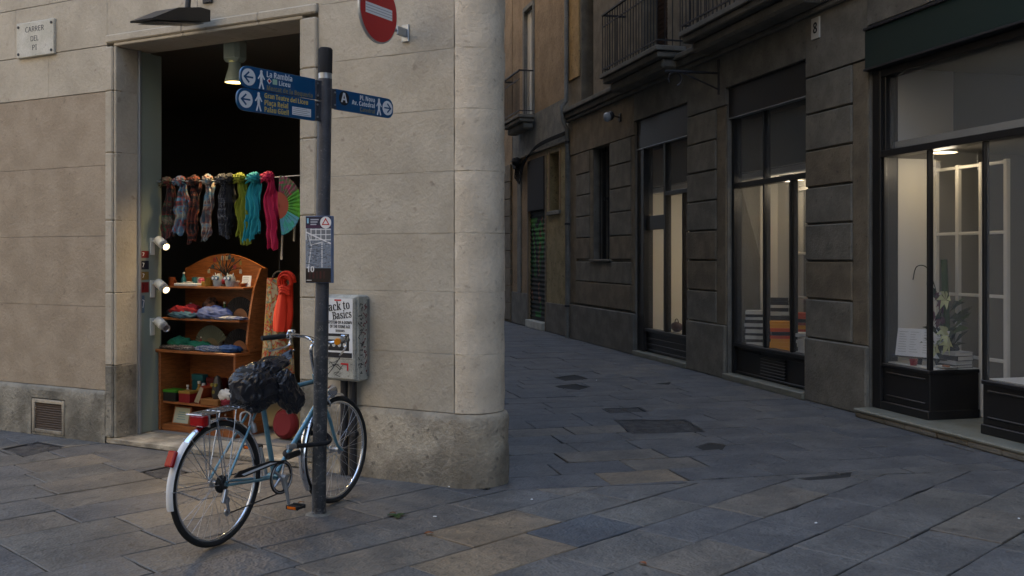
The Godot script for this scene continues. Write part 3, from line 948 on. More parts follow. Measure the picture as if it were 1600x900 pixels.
func make_bookshop() -> void:
	# the window with the stacked books
	var b := thing("bookshop_front", "black framed shop window with stacks of books behind it", "shop front", on_right(-2.139, 0, 0))
	var h := 0.977
	stone(b, "stone_step", -h, h, 0.0, 0.075, -0.4, 0.045, M.step, 0.008)
	bars(b, "frame", [[-h, -h + 0.07, 0.076, 3.36, -0.2, -0.09], [h - 0.07, h, 0.076, 3.36, -0.2, -0.09], [-h + 0.07, h - 0.07, 2.455, 2.52, -0.2, -0.08], [-h + 0.07, h - 0.07, 0.43, 0.475, -0.2, -0.07], [-0.17, -0.135, 0.475, 2.455, -0.19, -0.10], [0.47, 0.505, 0.475, 2.455, -0.19, -0.10], [-0.17, -0.135, 2.52, 3.36, -0.19, -0.10]], M.black_paint)
	var xs := [-h + 0.07, -0.17, -0.135, 0.47, 0.505, h - 0.07]
	for k in [0, 2, 4]: pane(b, xs[k], xs[k + 1], 0.476, 2.454, -0.14)
	pane(b, xs[0], xs[1], 2.521, 3.36, -0.14)
	pane(b, xs[2], xs[5], 2.521, 3.36, -0.14)
	bars(b, "base_panel", [[-h + 0.07, h - 0.07, 0.076, 0.43, -0.2, -0.13]], M.black_paint)
	for k in 7:
		bars(b, "louvre_slat", [[-0.25, 0.35, 0.13 + k * 0.036, 0.152 + k * 0.036, -0.13, -0.105]], M.black_paint, 0.004)
	pieces(b, "base_rail", [[-h + 0.07, h - 0.07, 0.09, 0.115, -0.13, -0.10], [-h + 0.07, -0.27, 0.37, 0.39, -0.13, -0.11], [0.37, h - 0.07, 0.37, 0.39, -0.13, -0.11]], M.black_paint)
	bars(b, "shutter_box", [[-h, h, 3.365, 3.755, -0.4, -0.05]], M.black_paint, 0.012)
	bars(b, "shutter_edge", [[-h + 0.01, h - 0.01, 3.35, 3.366, -0.12, -0.045]], M.alu, 0.003)
	bars(b, "display_room", [[-h - 0.08, h + 0.08, 0.36, 0.44, -0.83, -0.205], [-h - 0.08, h + 0.08, 2.56, 2.64, -0.83, -0.205], [-h - 0.08, -h, 0.44, 2.56, -0.83, -0.205], [h, h + 0.08, 0.44, 2.56, -0.83, -0.205], [-h, -0.47, 0.44, 2.56, -0.83, -0.75], [-0.47, h, 2.45, 2.56, -0.83, -0.745]], M.cream_wall, 0.0)
	room(b, -h, h, 0.44, 2.56, -2.4, -0.832, M.room_grey)
	room(b, -h, h, 2.66, 3.6, -2.6, -0.205, M.room_grey)
	# inner white window behind the display
	bars(b, "inner_window_frame", [[-0.47, -0.43, 0.45, 2.45, -0.74, -0.70], [-0.12, -0.09, 0.45, 2.45, -0.74, -0.70], [0.24, 0.27, 0.45, 2.45, -0.74, -0.70], [0.60, 0.63, 0.45, 2.45, -0.74, -0.70], [0.92, 0.96, 0.45, 2.45, -0.74, -0.70], [-0.43, 0.92, 2.40, 2.45, -0.738, -0.702], [-0.43, 0.92, 1.60, 1.63, -0.738, -0.702], [-0.43, 0.92, 1.05, 1.08, -0.738, -0.702]], M.white_frame)
	pane(b, -0.44, 0.93, 0.45, 2.42, -0.72)
	pieces(b, "curtain_pole", [[-0.62, -0.59, 0.45, 2.55, -0.74, -0.71], [-0.54, -0.52, 0.45, 2.55, -0.74, -0.72]], M.black_paint)
	ceiling_lamp(on_right(-2.139 + 0.0, 2.50, -0.42), "lit round ceiling lamp above the stacked books", 0.10)
	var K := Color(0.10, 0.10, 0.11); var Wt := Color(0.78, 0.78, 0.76); var Or := Color(0.85, 0.30, 0.06); var Ye := Color(0.92, 0.62, 0.05); var Rd := Color(0.62, 0.12, 0.06)
	books(on_right(-2.139, 0.445, 0), [
		{"label": "stack of black and white books by the far window edge", "at": Vector3(-0.71, 0, -0.33), "turn": 0.95, "n": 11, "w": 0.31, "cols": [Wt, K, Wt, K]},
		{"label": "tallest stack of black and white books in the bookshop window", "at": Vector3(-0.62, 0, -0.57), "turn": 1.1, "n": 14, "w": 0.26, "cols": [K, Wt, K, K, Wt]},
		{"label": "stack of black books behind the orange ones", "at": Vector3(-0.32, 0, -0.55), "turn": 0.95, "n": 11, "w": 0.24, "cols": [K, K, Wt]},
		{"label": "low stack of yellow and orange books", "at": Vector3(-0.10, 0, -0.33), "turn": 1.1, "n": 8, "w": 0.32, "cols": [Ye, Ye, Ye, Or, K, Or]},
		{"label": "stack of orange and red books beside the near pilaster", "at": Vector3(0.12, 0, -0.54), "turn": 0.9, "n": 12, "w": 0.28, "cols": [Rd, K, Or, Or, Rd, K, Or, Ye]},
		{"label": "low stack of white paperbacks in the near window corner", "at": Vector3(0.48, 0, -0.33), "turn": 1.0, "n": 6, "w": 0.30, "cols": [Wt, Wt, Wt]}], "book stacks in the bookshop window")

func make_far_shop() -> void:
	var b := thing("narrow_shop_front", "tall black shop front with a door and beige lit interior, beside the barred window", "shop front", on_right(-5.35, 0, 0))
	var h := 1.03
	stone(b, "stone_step", -h, h, 0.0, 0.075, -0.4, 0.03, M.step, 0.008)
	bars(b, "frame", [[-h, -h + 0.28, 0.076, 3.30, -0.22, -0.06], [h - 0.06, h, 0.076, 3.30, -0.2, -0.09], [-h + 0.28, h - 0.06, 0.40, 0.445, -0.2, -0.07], [-0.02, 0.05, 0.445, 3.30, -0.19, -0.09], [0.05, h - 0.06, 2.50, 2.56, -0.19, -0.09], [0.64, 0.68, 0.445, 2.50, -0.19, -0.10], [-h + 0.28, -0.02, 2.0, 2.22, -0.19, -0.10]], M.black_paint)
	pane(b, -h + 0.28, -0.02, 0.446, 2.0, -0.14); pane(b, -h + 0.28, -0.02, 2.22, 3.3, -0.14)
	pane(b, 0.05, 0.64, 0.446, 2.5, -0.14); pane(b, 0.68, h - 0.06, 0.446, 2.5, -0.14); pane(b, 0.05, h - 0.06, 2.56, 3.3, -0.14)
	bars(b, "base_panel", [[-h + 0.28, h - 0.06, 0.076, 0.40, -0.2, -0.12]], M.black_paint)
	for k in 3: pieces(b, "base_rail", [[-h + 0.28, h - 0.06, 0.10 + k * 0.09, 0.125 + k * 0.09, -0.12, -0.10]], M.black_paint)
	bars(b, "shutter_box", [[-h, h, 3.305, 3.755, -0.4, -0.05]], M.black_paint, 0.012)
	bars(b, "shutter_edge", [[-h + 0.01, h - 0.01, 3.29, 3.306, -0.12, -0.045]], M.alu, 0.003)
	room(b, -h, h, 0.41, 2.58, -1.7, -0.23, M.cream_wall)
	room(b, -h, h, 2.68, 3.6, -2.6, -0.23, M.room_grey)
	bars(b, "inner_door", [[0.72, 0.98, 0.42, 2.1, -1.66, -1.62]], M.dark_wood)
	bars(b, "inner_post", [[0.02, 0.14, 0.42, 2.57, -0.9, -0.78]], M.white_frame)
	ceiling_lamp(on_right(-5.35 + 0.35, 2.12, -1.2), "lit pendant lamp inside the narrow shop front", 0.16)
	var st := new_st()
	tube(st, [Vector3(0.35, 2.17, -1.2), Vector3(0.35, 2.575, -1.2)], 0.008, 6)
	obj("pendant_rod", st, M.iron, b)
	for k in 3:
		var o := thing("leather_bag", ["brown leather bag on the floor of the narrow shop window", "reddish leather bag beside the window mullion", "small tan leather bag in the narrow shop window"][k], "bag", on_right(-5.35 + [-0.35, 0.22, 0.78][k], 0.412, -0.45), "bags in the narrow shop window")
		var s := new_st()
		blob(s, Vector3(0, 0.075, 0), Vector3(0.15, 0.078, 0.08), k, 0.15, 1.5)
		obj("body", s, mat([Color(0.33, 0.17, 0.12), Color(0.42, 0.2, 0.14), Color(0.45, 0.28, 0.18)][k], 0.5), o)
		s = new_st()
		tube(s, arc_pts(Vector3(0, 0.13, 0), Vector3.RIGHT, Vector3.UP, 0.07, 0, 180, 10), 0.008, 6)
		obj("handle", s, M.dark_wood, o)

func make_flower_shop() -> void:
	var b := thing("restaurant_front", "black shop front with projecting glass display cases and a green fascia", "shop front", RT)
	# worn stone step
	stone(b, "stone_step", 0.0, 4.6, 0.055, 0.088, -1.6, 0.16, M.step, 0.010)
	var x := 0.0
	while x < 4.6:
		var w := rng.randf_range(0.28, 0.5)
		stone(b, "kerb_stone", x + 0.003, minf(x + w, 4.6) - 0.003, 0.0, 0.054, -0.2, 0.15 + rng.randf_range(-0.012, 0.01), M.grime, 0.014)
		x += w
	bars(b, "frame", [[0.01, 0.14, 0.09, 3.40, -0.25, -0.05], [0.14, 4.5, 2.545, 2.61, -0.2, -0.05], [4.5, 4.6, 0.09, 3.4, -0.25, -0.05], [0.14, 0.18, 2.61, 3.35, -0.18, -0.08], [0.14, 4.5, 3.33, 3.40, -0.2, -0.05]], M.black_paint)
	pane(b, 0.18, 4.5, 2.612, 3.33, -0.13)
	bars(b, "fascia", [[0.0, 4.6, 3.43, 3.80, -0.3, 0.03]], mat(Color(0.08, 0.165, 0.155), 0.5), 0.006)
	pieces(b, "fascia_trim", [[-0.005, 4.6, 3.405, 3.428, -0.3, 0.045], [-0.005, 4.6, 3.802, 3.83, -0.3, 0.05]], M.iron, 0.004)
	# two glazed display cases with the doorway between them
	for c in [[0.14, 0.845, 1], [1.53, 4.5, 0]]:
		var x0: float = c[0]; var x1: float = c[1]
		bars(b, "case_base", [[x0, x1, 0.09, 0.52, -0.6, -0.08]], M.black_paint, 0.006)
		bars(b, "case_moulding", [[x0, x1 + 0.012, 0.09, 0.17, -0.605, -0.055], [x0, x1 + 0.01, 0.505, 0.54, -0.605, -0.06], [x0 + 0.06, x1 - 0.06, 0.22, 0.24, -0.09, -0.068], [x0 + 0.06, x1 - 0.06, 0.44, 0.46, -0.09, -0.068]], M.black_paint, 0.006)
		pieces(b, "case_post", [[x0, x0 + 0.035, 0.541, 2.545, -0.12, -0.07], [x1 - 0.035, x1, 0.541, 2.545, -0.12, -0.07]], M.black_paint)
		bars(b, "case_sill", [[x0, x1 - 0.002, 0.541, 0.549, -0.6, -0.122]], M.white_frame, 0.0)
		pane(b, x0 + 0.036, x1 - 0.036, 0.541, 2.544, -0.095)
		if c[2]:
			var st := new_st()
			box(st, Vector3(x1 - 0.02, 0.551, -0.6), Vector3(x1 - 0.014, 2.544, -0.121))
			obj("pane", st, M.glass, b)
	bars(b, "far_side_wall", [[0.05, 0.138, 0.55, 2.54, -0.68, -0.252]], M.cream_wall, 0.0)
	# shop room with a white glazed partition at the back
	bars(b, "shop_room", [[-0.02, 4.7, 0.0, 0.05, -3.2, -0.3], [-0.02, 4.7, 2.62, 2.7, -3.2, -0.2], [-0.02, 0.05, 0.09, 2.62, -3.2, -0.252], [4.6, 4.7, 0.09, 2.62, -3.2, -0.252], [-0.02, 4.7, 0.05, 2.62, -3.3, -3.2]], M.room_grey, 0.0)
	bars(b, "upper_side", [[0.02, 0.138, 2.71, 3.42, -0.88, -0.252]], M.cream_wall, 0.0)
	bars(b, "upper_room", [[0.0, 4.6, 2.71, 3.5, -3.08, -3.001], [0.0, 4.6, 3.43, 3.5, -3.0, -0.302], [4.52, 4.6, 2.71, 3.43, -3.0, -0.302], [0.0, 0.08, 2.71, 3.43, -3.0, -0.89]], M.room_grey, 0.0)
	var wf := []
	for q in [0.16, 0.48, 0.80, 1.12]: wf.append([q, q + 0.045, 0.09, 2.45, -0.67, -0.63])
	for q in [0.62, 1.2, 1.78, 2.41]:
		for s in [[0.205, 0.48], [0.525, 0.80], [0.845, 1.12]]: wf.append([s[0], s[1], q, q + 0.03, -0.665, -0.635])
	bars(b, "glazed_partition", wf, M.white_frame)
	ceiling_lamp(on_right(0.62, 2.55, -0.40), "lit round lamp above the flower display", 0.05)
	ceiling_lamp(on_right(1.9, 2.56, -0.9), "dim lit lamp above the doorway of the dark shop front", 0.02)
	# flowers
	var o := thing("flower_arrangement", "tall flower arrangement with white lilies and purple orchids in the display case", "flowers", on_right(0.57, 0.55, -0.46))
	var st := new_st()
	lathe(st, [Vector2(0, 0), Vector2(0.09, 0), Vector2(0.11, 0.06), Vector2(0.12, 0.16), Vector2(0.10, 0.2), Vector2(0.09, 0.2), Vector2(0.09, 0.02), Vector2(0, 0.02)], 20)
	obj("pot", st, M.black_matt, o)
	var green := mat(Color(0.20, 0.29, 0.10), 0.6); var dark := mat(Color(0.09, 0.15, 0.07), 0.6); var lily := mat(Color(0.76, 0.78, 0.60), 0.6); var orchid := mat(Color(0.36, 0.15, 0.26), 0.6)
	st = new_st()
	tube(st, [Vector3(0.02, 0.15, 0), Vector3(0.0, 1.0, 0.02)], [0.035, 0.03], 8)
	obj("cactus_stem", st, green, o)
	var leaf := func(into: SurfaceTool, base: Vector3, tip: Vector3, w: float) -> void:
		var d := tip - base
		var s := d.cross(Vector3(rng.randf() - 0.5, rng.randf() - 0.5, 1.0)).normalized() * w
		var mid := base + d * 0.5 + Vector3(0, 0.03, 0)
		into.set_smooth_group(-1)
		tri(into, base, mid + s, mid - s); tri(into, mid - s, mid + s, tip)
	for k in 46:
		st = new_st()
		var a := rng.randf() * TAU; var y := rng.randf_range(0.12, 0.6)
		var p := Vector3(cos(a) * 0.06, y, sin(a) * 0.06)
		leaf.call(st, p, p + Vector3(cos(a) * rng.randf_range(0.1, 0.26), rng.randf_range(-0.05, 0.2), sin(a) * 0.16), rng.randf_range(0.014, 0.034))
		obj("leaf", st, green if k % 3 == 0 else dark, o)
	for k in 4:
		var c: Vector3 = [Vector3(0.16, 0.62, 0.12), Vector3(0.22, 0.2, 0.14), Vector3(0.10, 0.13, 0.18), Vector3(0.20, 0.3, 0.16)][k]
		st = new_st()
		for q in 6: leaf.call(st, c, c + Vector3(cos(q * TAU / 6) * 0.10, sin(q * TAU / 6) * 0.10, 0.03), 0.026)
		obj("lily", st, lily, o)
	for k in 12:
		var c := Vector3(rng.randf_range(-0.08, 0.1), rng.randf_range(0.36, 0.66), rng.randf_range(0.05, 0.14))
		st = new_st()
		for q in 5: leaf.call(st, c, c + Vector3(cos(q * TAU / 5 + k) * 0.045, sin(q * TAU / 5 + k) * 0.045, 0.015), 0.018)
		obj("orchid", st, orchid, o)
	st = new_st()
	tube(st, curve([Vector3(-0.03, 0.2, 0), Vector3(-0.08, 0.6, 0.02), Vector3(-0.2, 0.9, 0.04), Vector3(-0.36, 0.93, 0.05), Vector3(-0.42, 0.8, 0.05)]), 0.005, 5)
	obj("twig", st, dark, o)
	# menu card, cup, plate, magazines
	o = thing("menu_card", "open white menu card leaning before the flowers", "menu", RT * Transform3D(Basis(Vector3.UP, 0.42) * Basis(Vector3.RIGHT, -0.2), Vector3(0.45, 0.62, -0.26)))
	for s in [-1.0, 1.0]:
		st = new_st()
		box(st, Vector3(minf(0, s * 0.27), 0, -0.003), Vector3(maxf(0, s * 0.27), 0.27, 0.003), 0.001, Transform3D(Basis(Vector3.UP, s * 0.12), Vector3.ZERO))
		var pg := obj("page", st, M.white, o)
		st = new_st()
		for k in 9:
			for q in 2:
				var wd := rng.randf_range(0.05, 0.1)
				box(st, Vector3(s * 0.135 - 0.11 + q * 0.125, 0.235 - k * 0.024, 0.0035), Vector3(s * 0.135 - 0.11 + q * 0.125 + wd, 0.238 - k * 0.024, 0.0042), 0.0, Transform3D(Basis(Vector3.UP, s * 0.12), Vector3.ZERO))
		obj("print", st, mat(Color(0.45, 0.45, 0.45)), pg)
	st = new_st()
	box(st, Vector3(-0.28, -0.012, -0.03), Vector3(0.28, 0.0, 0.02), 0.003)
	box(st, Vector3(-0.02, -0.07, -0.03), Vector3(0.02, -0.013, 0.0), 0.003)
	obj("stand", st, M.black_matt, o)
	o = thing("red_cup", "small red cup on the display case sill", "cup", on_right(0.5, 0.55, -0.16))
	st = new_st()
	lathe(st, [Vector2(0, 0), Vector2(0.03, 0), Vector2(0.04, 0.06), Vector2(0.037, 0.06), Vector2(0.028, 0.004), Vector2(0, 0.004)], 18)
	obj("body", st, mat(Color(0.55, 0.06, 0.05), 0.3), o)
	st = new_st()
	tube(st, arc_pts(Vector3(0.038, 0.032, 0), Vector3.RIGHT, Vector3.UP, 0.018, -90, 90, 8), 0.004, 6)
	obj("handle", st, mat(Color(0.55, 0.06, 0.05), 0.3), o)
	o = thing("plate", "brown plate of pastries on the display case sill", "plate", on_right(0.79, 0.55, -0.3))
	st = new_st()
	lathe(st, [Vector2(0, 0), Vector2(0.06, 0), Vector2(0.10, 0.016), Vector2(0.10, 0.02), Vector2(0.06, 0.006), Vector2(0, 0.006)], 22)
	obj("dish", st, M.white_frame, o)
	for k in 4:
		st = new_st()
		blob(st, Vector3(-0.03 + 0.022 * k, 0.018, 0.02 * (k % 2)), Vector3(0.026, 0.013, 0.018), k, 0.2, 2.0, 10, 6)
		obj("pastry", st, mat(Color(0.5, 0.3, 0.15), 0.7), o)
	books(on_right(0.0, 0.55, 0), [{"label": "low pile of magazines beside the glass of the dark shop doorway", "at": Vector3(0.70, 0, -0.46), "turn": 0.1, "n": 4, "w": 0.26, "cols": [Color(0.2, 0.2, 0.2), Color(0.7, 0.7, 0.7)]}], "magazines in the display case")

func make_old_building() -> void:
	var b := thing("old_house", "old ochre house with a graffiti shutter and a small balcony down the alley", "building", RT)
	# wall round the openings
	bars(b, "wall", [[-10.69, -9.96, 0.0, 3.9, -0.4, -0.06], [-11.39, -10.69, 0.0, 2.52, -0.4, -0.06], [-11.39, -10.69, 3.74, 3.9, -0.4, -0.06], [-11.73, -11.39, 0.0, 3.9, -0.4, -0.06]], M.olive, 0.0)
	pieces(b, "doorway_wall", [[-14.6, -13.08, 0.0, 3.9, -0.4, -0.05], [-13.08, -11.73, 3.75, 3.9, -0.4, -0.06]], M.brown_wall, 0.0)
	pieces(b, "base_render", [[-11.73, -9.96, 0.0, 0.62, -0.06, -0.045], [-14.6, -13.08, 0.0, 0.75, -0.06, -0.03]], M.grime_grey, 0.01)
	bars(b, "pilaster_strip", [[-14.0, -13.7, 0.75, 3.9, -0.05, -0.02]], M.cement, 0.006)
	bars(b, "cement_band", [[-14.6, -9.96, 3.9, 4.75, -0.4, -0.055]], M.cement, 0.0)
	bars(b, "upper_wall", [[-12.6, -9.96, 4.75, 14.0, -0.4, -0.06], [-14.6, -13.55, 4.75, 14.0, -0.4, -0.06], [-13.55, -12.6, 7.3, 14.0, -0.4, -0.06]], M.brown_wall, 0.0)
	bars(b, "added_backing", [[-14.6, -9.96, 0.0, 14.0, -0.75, -0.6]], M.brown_wall, 0.0)  # unseen, added close behind the front to stop sunlight leaking through
	bars(b, "roof", [[-14.6, -9.96, 14.0, 14.3, -8.0, 0.2]], M.cement, 0.0)
	bars(b, "ledge", [[-14.6, -9.96, 3.86, 3.9, -0.06, 0.0]], M.grime_grey, 0.006)
	# balcony door with a pale reveal
	bars(b, "door_surround", [[-13.55, -13.45, 4.76, 7.3, -0.3, -0.03], [-12.7, -12.6, 4.76, 7.3, -0.3, -0.03], [-13.45, -12.7, 7.2, 7.3, -0.3, -0.03]], M.cement, 0.004)
	bars(b, "pale_shutter", [[-13.44, -13.1, 4.76, 7.19, -0.16, -0.12]], M.white_frame, 0.004)
	bars(b, "dark_shutter", [[-13.09, -12.71, 4.76, 7.19, -0.28, -0.24]], M.dark_wood, 0.004)
	# narrow window
	pieces(b, "window_surround", [[-10.69, -10.60, 2.45, 3.8, -0.1, -0.045], [-11.47, -11.39, 2.45, 3.8, -0.1, -0.045]], M.brown_wall, 0.006)
	bars(b, "window_sill", [[-11.5, -10.58, 2.45, 2.53, -0.35, -0.01]], M.cement, 0.008)
	bars(b, "window_shutter", [[-11.37, -11.06, 2.54, 3.7, -0.32, -0.30]], M.cement, 0.004)
	# doorway: rolling shutter with graffiti, sign board above
	var size := 128
	var im := Image.create_empty(size, size, false, Image.FORMAT_RGB8)
	im.fill(Color(0.16, 0.17, 0.16))
	for k in 16:
		var c: Color = [Color(0.14, 0.42, 0.18), Color(0.12, 0.34, 0.15), Color(0.46, 0.30, 0.24), Color(0.08, 0.12, 0.09), Color(0.24, 0.5, 0.22)][k % 5]
		var px := rng.randf_range(10, 110); var py := rng.randf_range(15, 110); var dx := rng.randf_range(-2.0, 2.0); var dy := rng.randf_range(-2.0, 2.0)
		for q in 60:
			im.fill_rect(Rect2i(int(px), int(py), 7, 6), c)
			px = clampf(px + dx, 0, 120); py = clampf(py + dy, 8, 118); dx += rng.randf_range(-0.5, 0.5); dy += rng.randf_range(-0.5, 0.5)
			dx = clampf(dx, -2.2, 2.2); dy = clampf(dy, -2.2, 2.2)
	var gm := mat(Color.WHITE, 0.9)
	gm.albedo_texture = ImageTexture.create_from_image(im)
	var st := new_st()
	sheet(st, 1, 96, func(u: float, v: float) -> Vector3: return Vector3(-13.08 + 1.35 * u, 2.6 - 2.42 * v, -0.10 + 0.012 * sin(v * 96 * PI / 2)))
	obj("rolling_shutter", st, gm, b)
	pieces(b, "door_jamb", [[-13.16, -13.081, 0.0, 3.75, -0.4, -0.03], [-11.729, -11.65, 0.0, 3.75, -0.4, -0.04]], M.grime_brown, 0.006)
	stone(b, "door_step", -13.08, -11.73, 0.0, 0.17, -0.4, 0.03, M.marble, 0.01)
	bars(b, "sign_board", [[-13.07, -11.74, 2.6, 3.74, -0.14, -0.02]], M.black_matt, 0.006)
	balcony("small iron balcony under the pale shutter of the ochre house", -14.1, -12.45, 4.72, 0.36, 0.98, 0.11)
	# house beyond
	var e := thing("far_house", "brown rusticated house beyond the ochre one at the alley's end", "building", RT)
	bars(e, "wall", [[-34.0, -14.62, 0.0, 15.0, -0.4, -0.05]], M.brown_wall, 0.0)
	for k in 9: stone(e, "stone_block", -15.8, -14.63, 0.05 + k * 0.42, 0.455 + k * 0.42, -0.05, 0.0, M.grime_brown, 0.012)
	bars(e, "end_wall", [[-34.4, -34.0, 0.0, 15.0, -0.4, 6.0]], M.brown_wall, 0.0)
	# rainwater pipe between the houses
	var p := thing("drainpipe", "grey rainwater pipe between the ochre house and the stone one", "pipe", on_right(-9.88, 0, 0.03))
	st = new_st()
	tube(st, [Vector3(0, 0.0, 0), Vector3(0, 4.05, 0), Vector3(0, 4.2, 0.08), Vector3(0, 4.5, 0.12), Vector3(0, 4.62, 0.02), Vector3(0, 14, 0.0)], 0.045, 10)
	obj("pipe", st, M.cement, p)
	for y in [0.6, 2.2, 3.8]:
		st = new_st()
		lathe(st, [Vector2(0.046, y), Vector2(0.056, y), Vector2(0.056, y + 0.04), Vector2(0.046, y + 0.04)], 12)
		obj("clamp", st, M.iron, p)
	# camera, lantern, cable
	p = thing("wall_lamp", "small round glass wall lamp under the cornice beside the barred window", "lamp", on_right(-7.0, 3.9, 0))
	st = new_st()
	tube(st, [Vector3(0, 0, -0.02), Vector3(0, 0.03, 0.14)], 0.014, 6)
	box(st, Vector3(-0.05, -0.07, -0.02), Vector3(0.05, 0.07, 0.02), 0.01)
	blob(st, Vector3(0.0, 0.03, 0.17), Vector3(0.075, 0.075, 0.06), 1, 0.0)
	obj("bracket", st, M.iron, p)
	st = new_st()
	blob(st, Vector3(0.03, 0.0, 0.24), Vector3(0.07, 0.08, 0.07), 1, 0.0)
	obj("glass_globe", st, mat(Color(0.6, 0.62, 0.64), 0.25), p)
	p = thing("lamp_bracket", "dark iron lamp bracket on the frieze above the bookshop", "bracket", on_right(-3.3, 3.98, 0))
	st = new_st()
	tube(st, [Vector3(0, 0, -0.02), Vector3(0, 0.0, 0.75)], 0.018, 6)
	tube(st, [Vector3(0, -0.22, -0.02), Vector3(0, -0.02, 0.5)], 0.012, 6)
	tube(st, [Vector3(0, -0.28, 0.0), Vector3(0, 0.18, 0.0)], 0.02, 6)
	obj("arm", st, M.iron, p)
	st = new_st()
	tube(st, arc_pts(Vector3(0, -0.10, 0.62), Vector3.BACK, Vector3.UP, 0.09, -30, 250, 14), 0.010, 6)
	obj("scroll", st, M.iron, p)
	p = thing("cable_bundle", "black junction boxes with hanging cables on the ochre house wall", "cables", on_right(-13.7, 3.75, -0.02))
	st = new_st()
	box(st, Vector3(-0.2, -0.12, 0), Vector3(0.1, 0.1, 0.14), 0.01)
	blob(st, Vector3(0.22, 0.02, 0.16), Vector3(0.13, 0.1, 0.1), 5, 0.3, 2.0)
	obj("junction_box", st, M.black_matt, p)
	for k in 4:
		st = new_st()
		tube(st, curve([Vector3(-0.15 + 0.1 * k, -0.1, 0.08), Vector3(-0.1 + 0.12 * k, -0.35 - 0.05 * k, 0.1), Vector3(0.3 + 0.1 * k, -0.05, 0.06), Vector3(1.6, 0.2 + 0.02 * k, 0.04), Vector3(3.6, 0.24 + 0.02 * k, 0.02)]), 0.014, 5)
		obj("cable", st, M.black_matt, p)
	balcony("wide iron balcony with a moulded stone slab over the narrow shop front", -6.78, -4.38, 4.56, 0.44, 0.98, 0.115)
	balcony("wide iron balcony with a moulded stone slab over the bookshop", -3.6, -0.6, 4.56, 0.44, 0.98, 0.115)

# ---------------------------------------------------------------- across the street, behind the viewer
func make_opposite_building() -> void:
	var b := thing("opposite_building", "pale ochre terrace with tall shuttered windows across the street behind the viewer", "building", LT * Transform3D(Basis(Vector3.UP, PI), Vector3(-10.0, 0, 10.6)))
	var x := -21.0
	while x < 21.0:
		bars(b, "wall_pier", [[x, x + 1.9, 0.0, 13.0, -0.5, 0.0]], M.terrace, 0.0)
		for fl in 4:
			var y0: float = [0.0, 3.6, 7.0, 10.2][fl]; var top: float = [2.9, 6.2, 9.5, 12.2][fl]
			bars(b, "spandrel", [[x + 1.9, x + 3.0, top, [3.6, 7.0, 10.2, 13.0][fl], -0.5, 0.0]], M.terrace, 0.0)
			bars(b, "shutter", [[x + 1.9, x + 3.0, y0, top, -0.25, -0.2]], M.dark_wood, 0.0)
		x += 3.0
	bars(b, "cornice", [[-21.0, 21.0, 13.0, 13.3, -0.6, 0.3]], M.terrace, 0.02)
	bars(b, "roof", [[-21.0, 21.0, 13.01, 13.2, -9.0, -0.61]], M.cement, 0.0)

# ---------------------------------------------------------------- signpost
func post_t(y: float) -> Vector3:
	# axis of the slightly leaning post
	return Vector3(-1.182 + 0.0145 * y, y, -6.092)

func walker(parent: Node3D, at: Vector2, s: float, z: float) -> void:
	var st := new_st()
	prism(st, disc_poly(at + Vector2(0, 0.44 * s), 0.085 * s, 12), z, z + 0.001)
	stroke(st, [at + Vector2(0, 0.3 * s), at + Vector2(0.0, -0.02 * s)], 0.16 * s, z, z + 0.0012)
	stroke(st, [at + Vector2(0.0, -0.05 * s), at + Vector2(0.14 * s, -0.46 * s)], 0.09 * s, z, z + 0.0014)
	stroke(st, [at + Vector2(0.0, -0.05 * s), at + Vector2(-0.13 * s, -0.46 * s)], 0.09 * s, z, z + 0.0016)
	stroke(st, [at + Vector2(0.05 * s, 0.28 * s), at + Vector2(0.2 * s, 0.05 * s)], 0.07 * s, z, z + 0.0018)
	stroke(st, [at + Vector2(-0.05 * s, 0.28 * s), at + Vector2(-0.2 * s, 0.05 * s)], 0.07 * s, z, z + 0.002)
	obj("walking_figure", st, M.white, parent)

func arrow(parent: Node3D, c: Vector2, r: float, dir: float, z: float) -> void:
	var st := new_st()
	prism(st, disc_poly(c, r), z, z + 0.001)
	var d := obj("arrow_disc", st, M.white, parent)
	st = new_st()
	stroke(st, [c + Vector2(-dir * r * 0.55, 0), c + Vector2(dir * r * 0.6, 0)], r * 0.2, z + 0.001, z + 0.002)
	stroke(st, [c + Vector2(dir * r * 0.02, r * 0.55), c + Vector2(dir * r * 0.62, 0)], r * 0.2, z + 0.001, z + 0.0022)
	stroke(st, [c + Vector2(dir * r * 0.02, -r * 0.55), c + Vector2(dir * r * 0.62, 0)], r * 0.2, z + 0.001, z + 0.0024)
	obj("arrow", st, M.sign_blue, d)

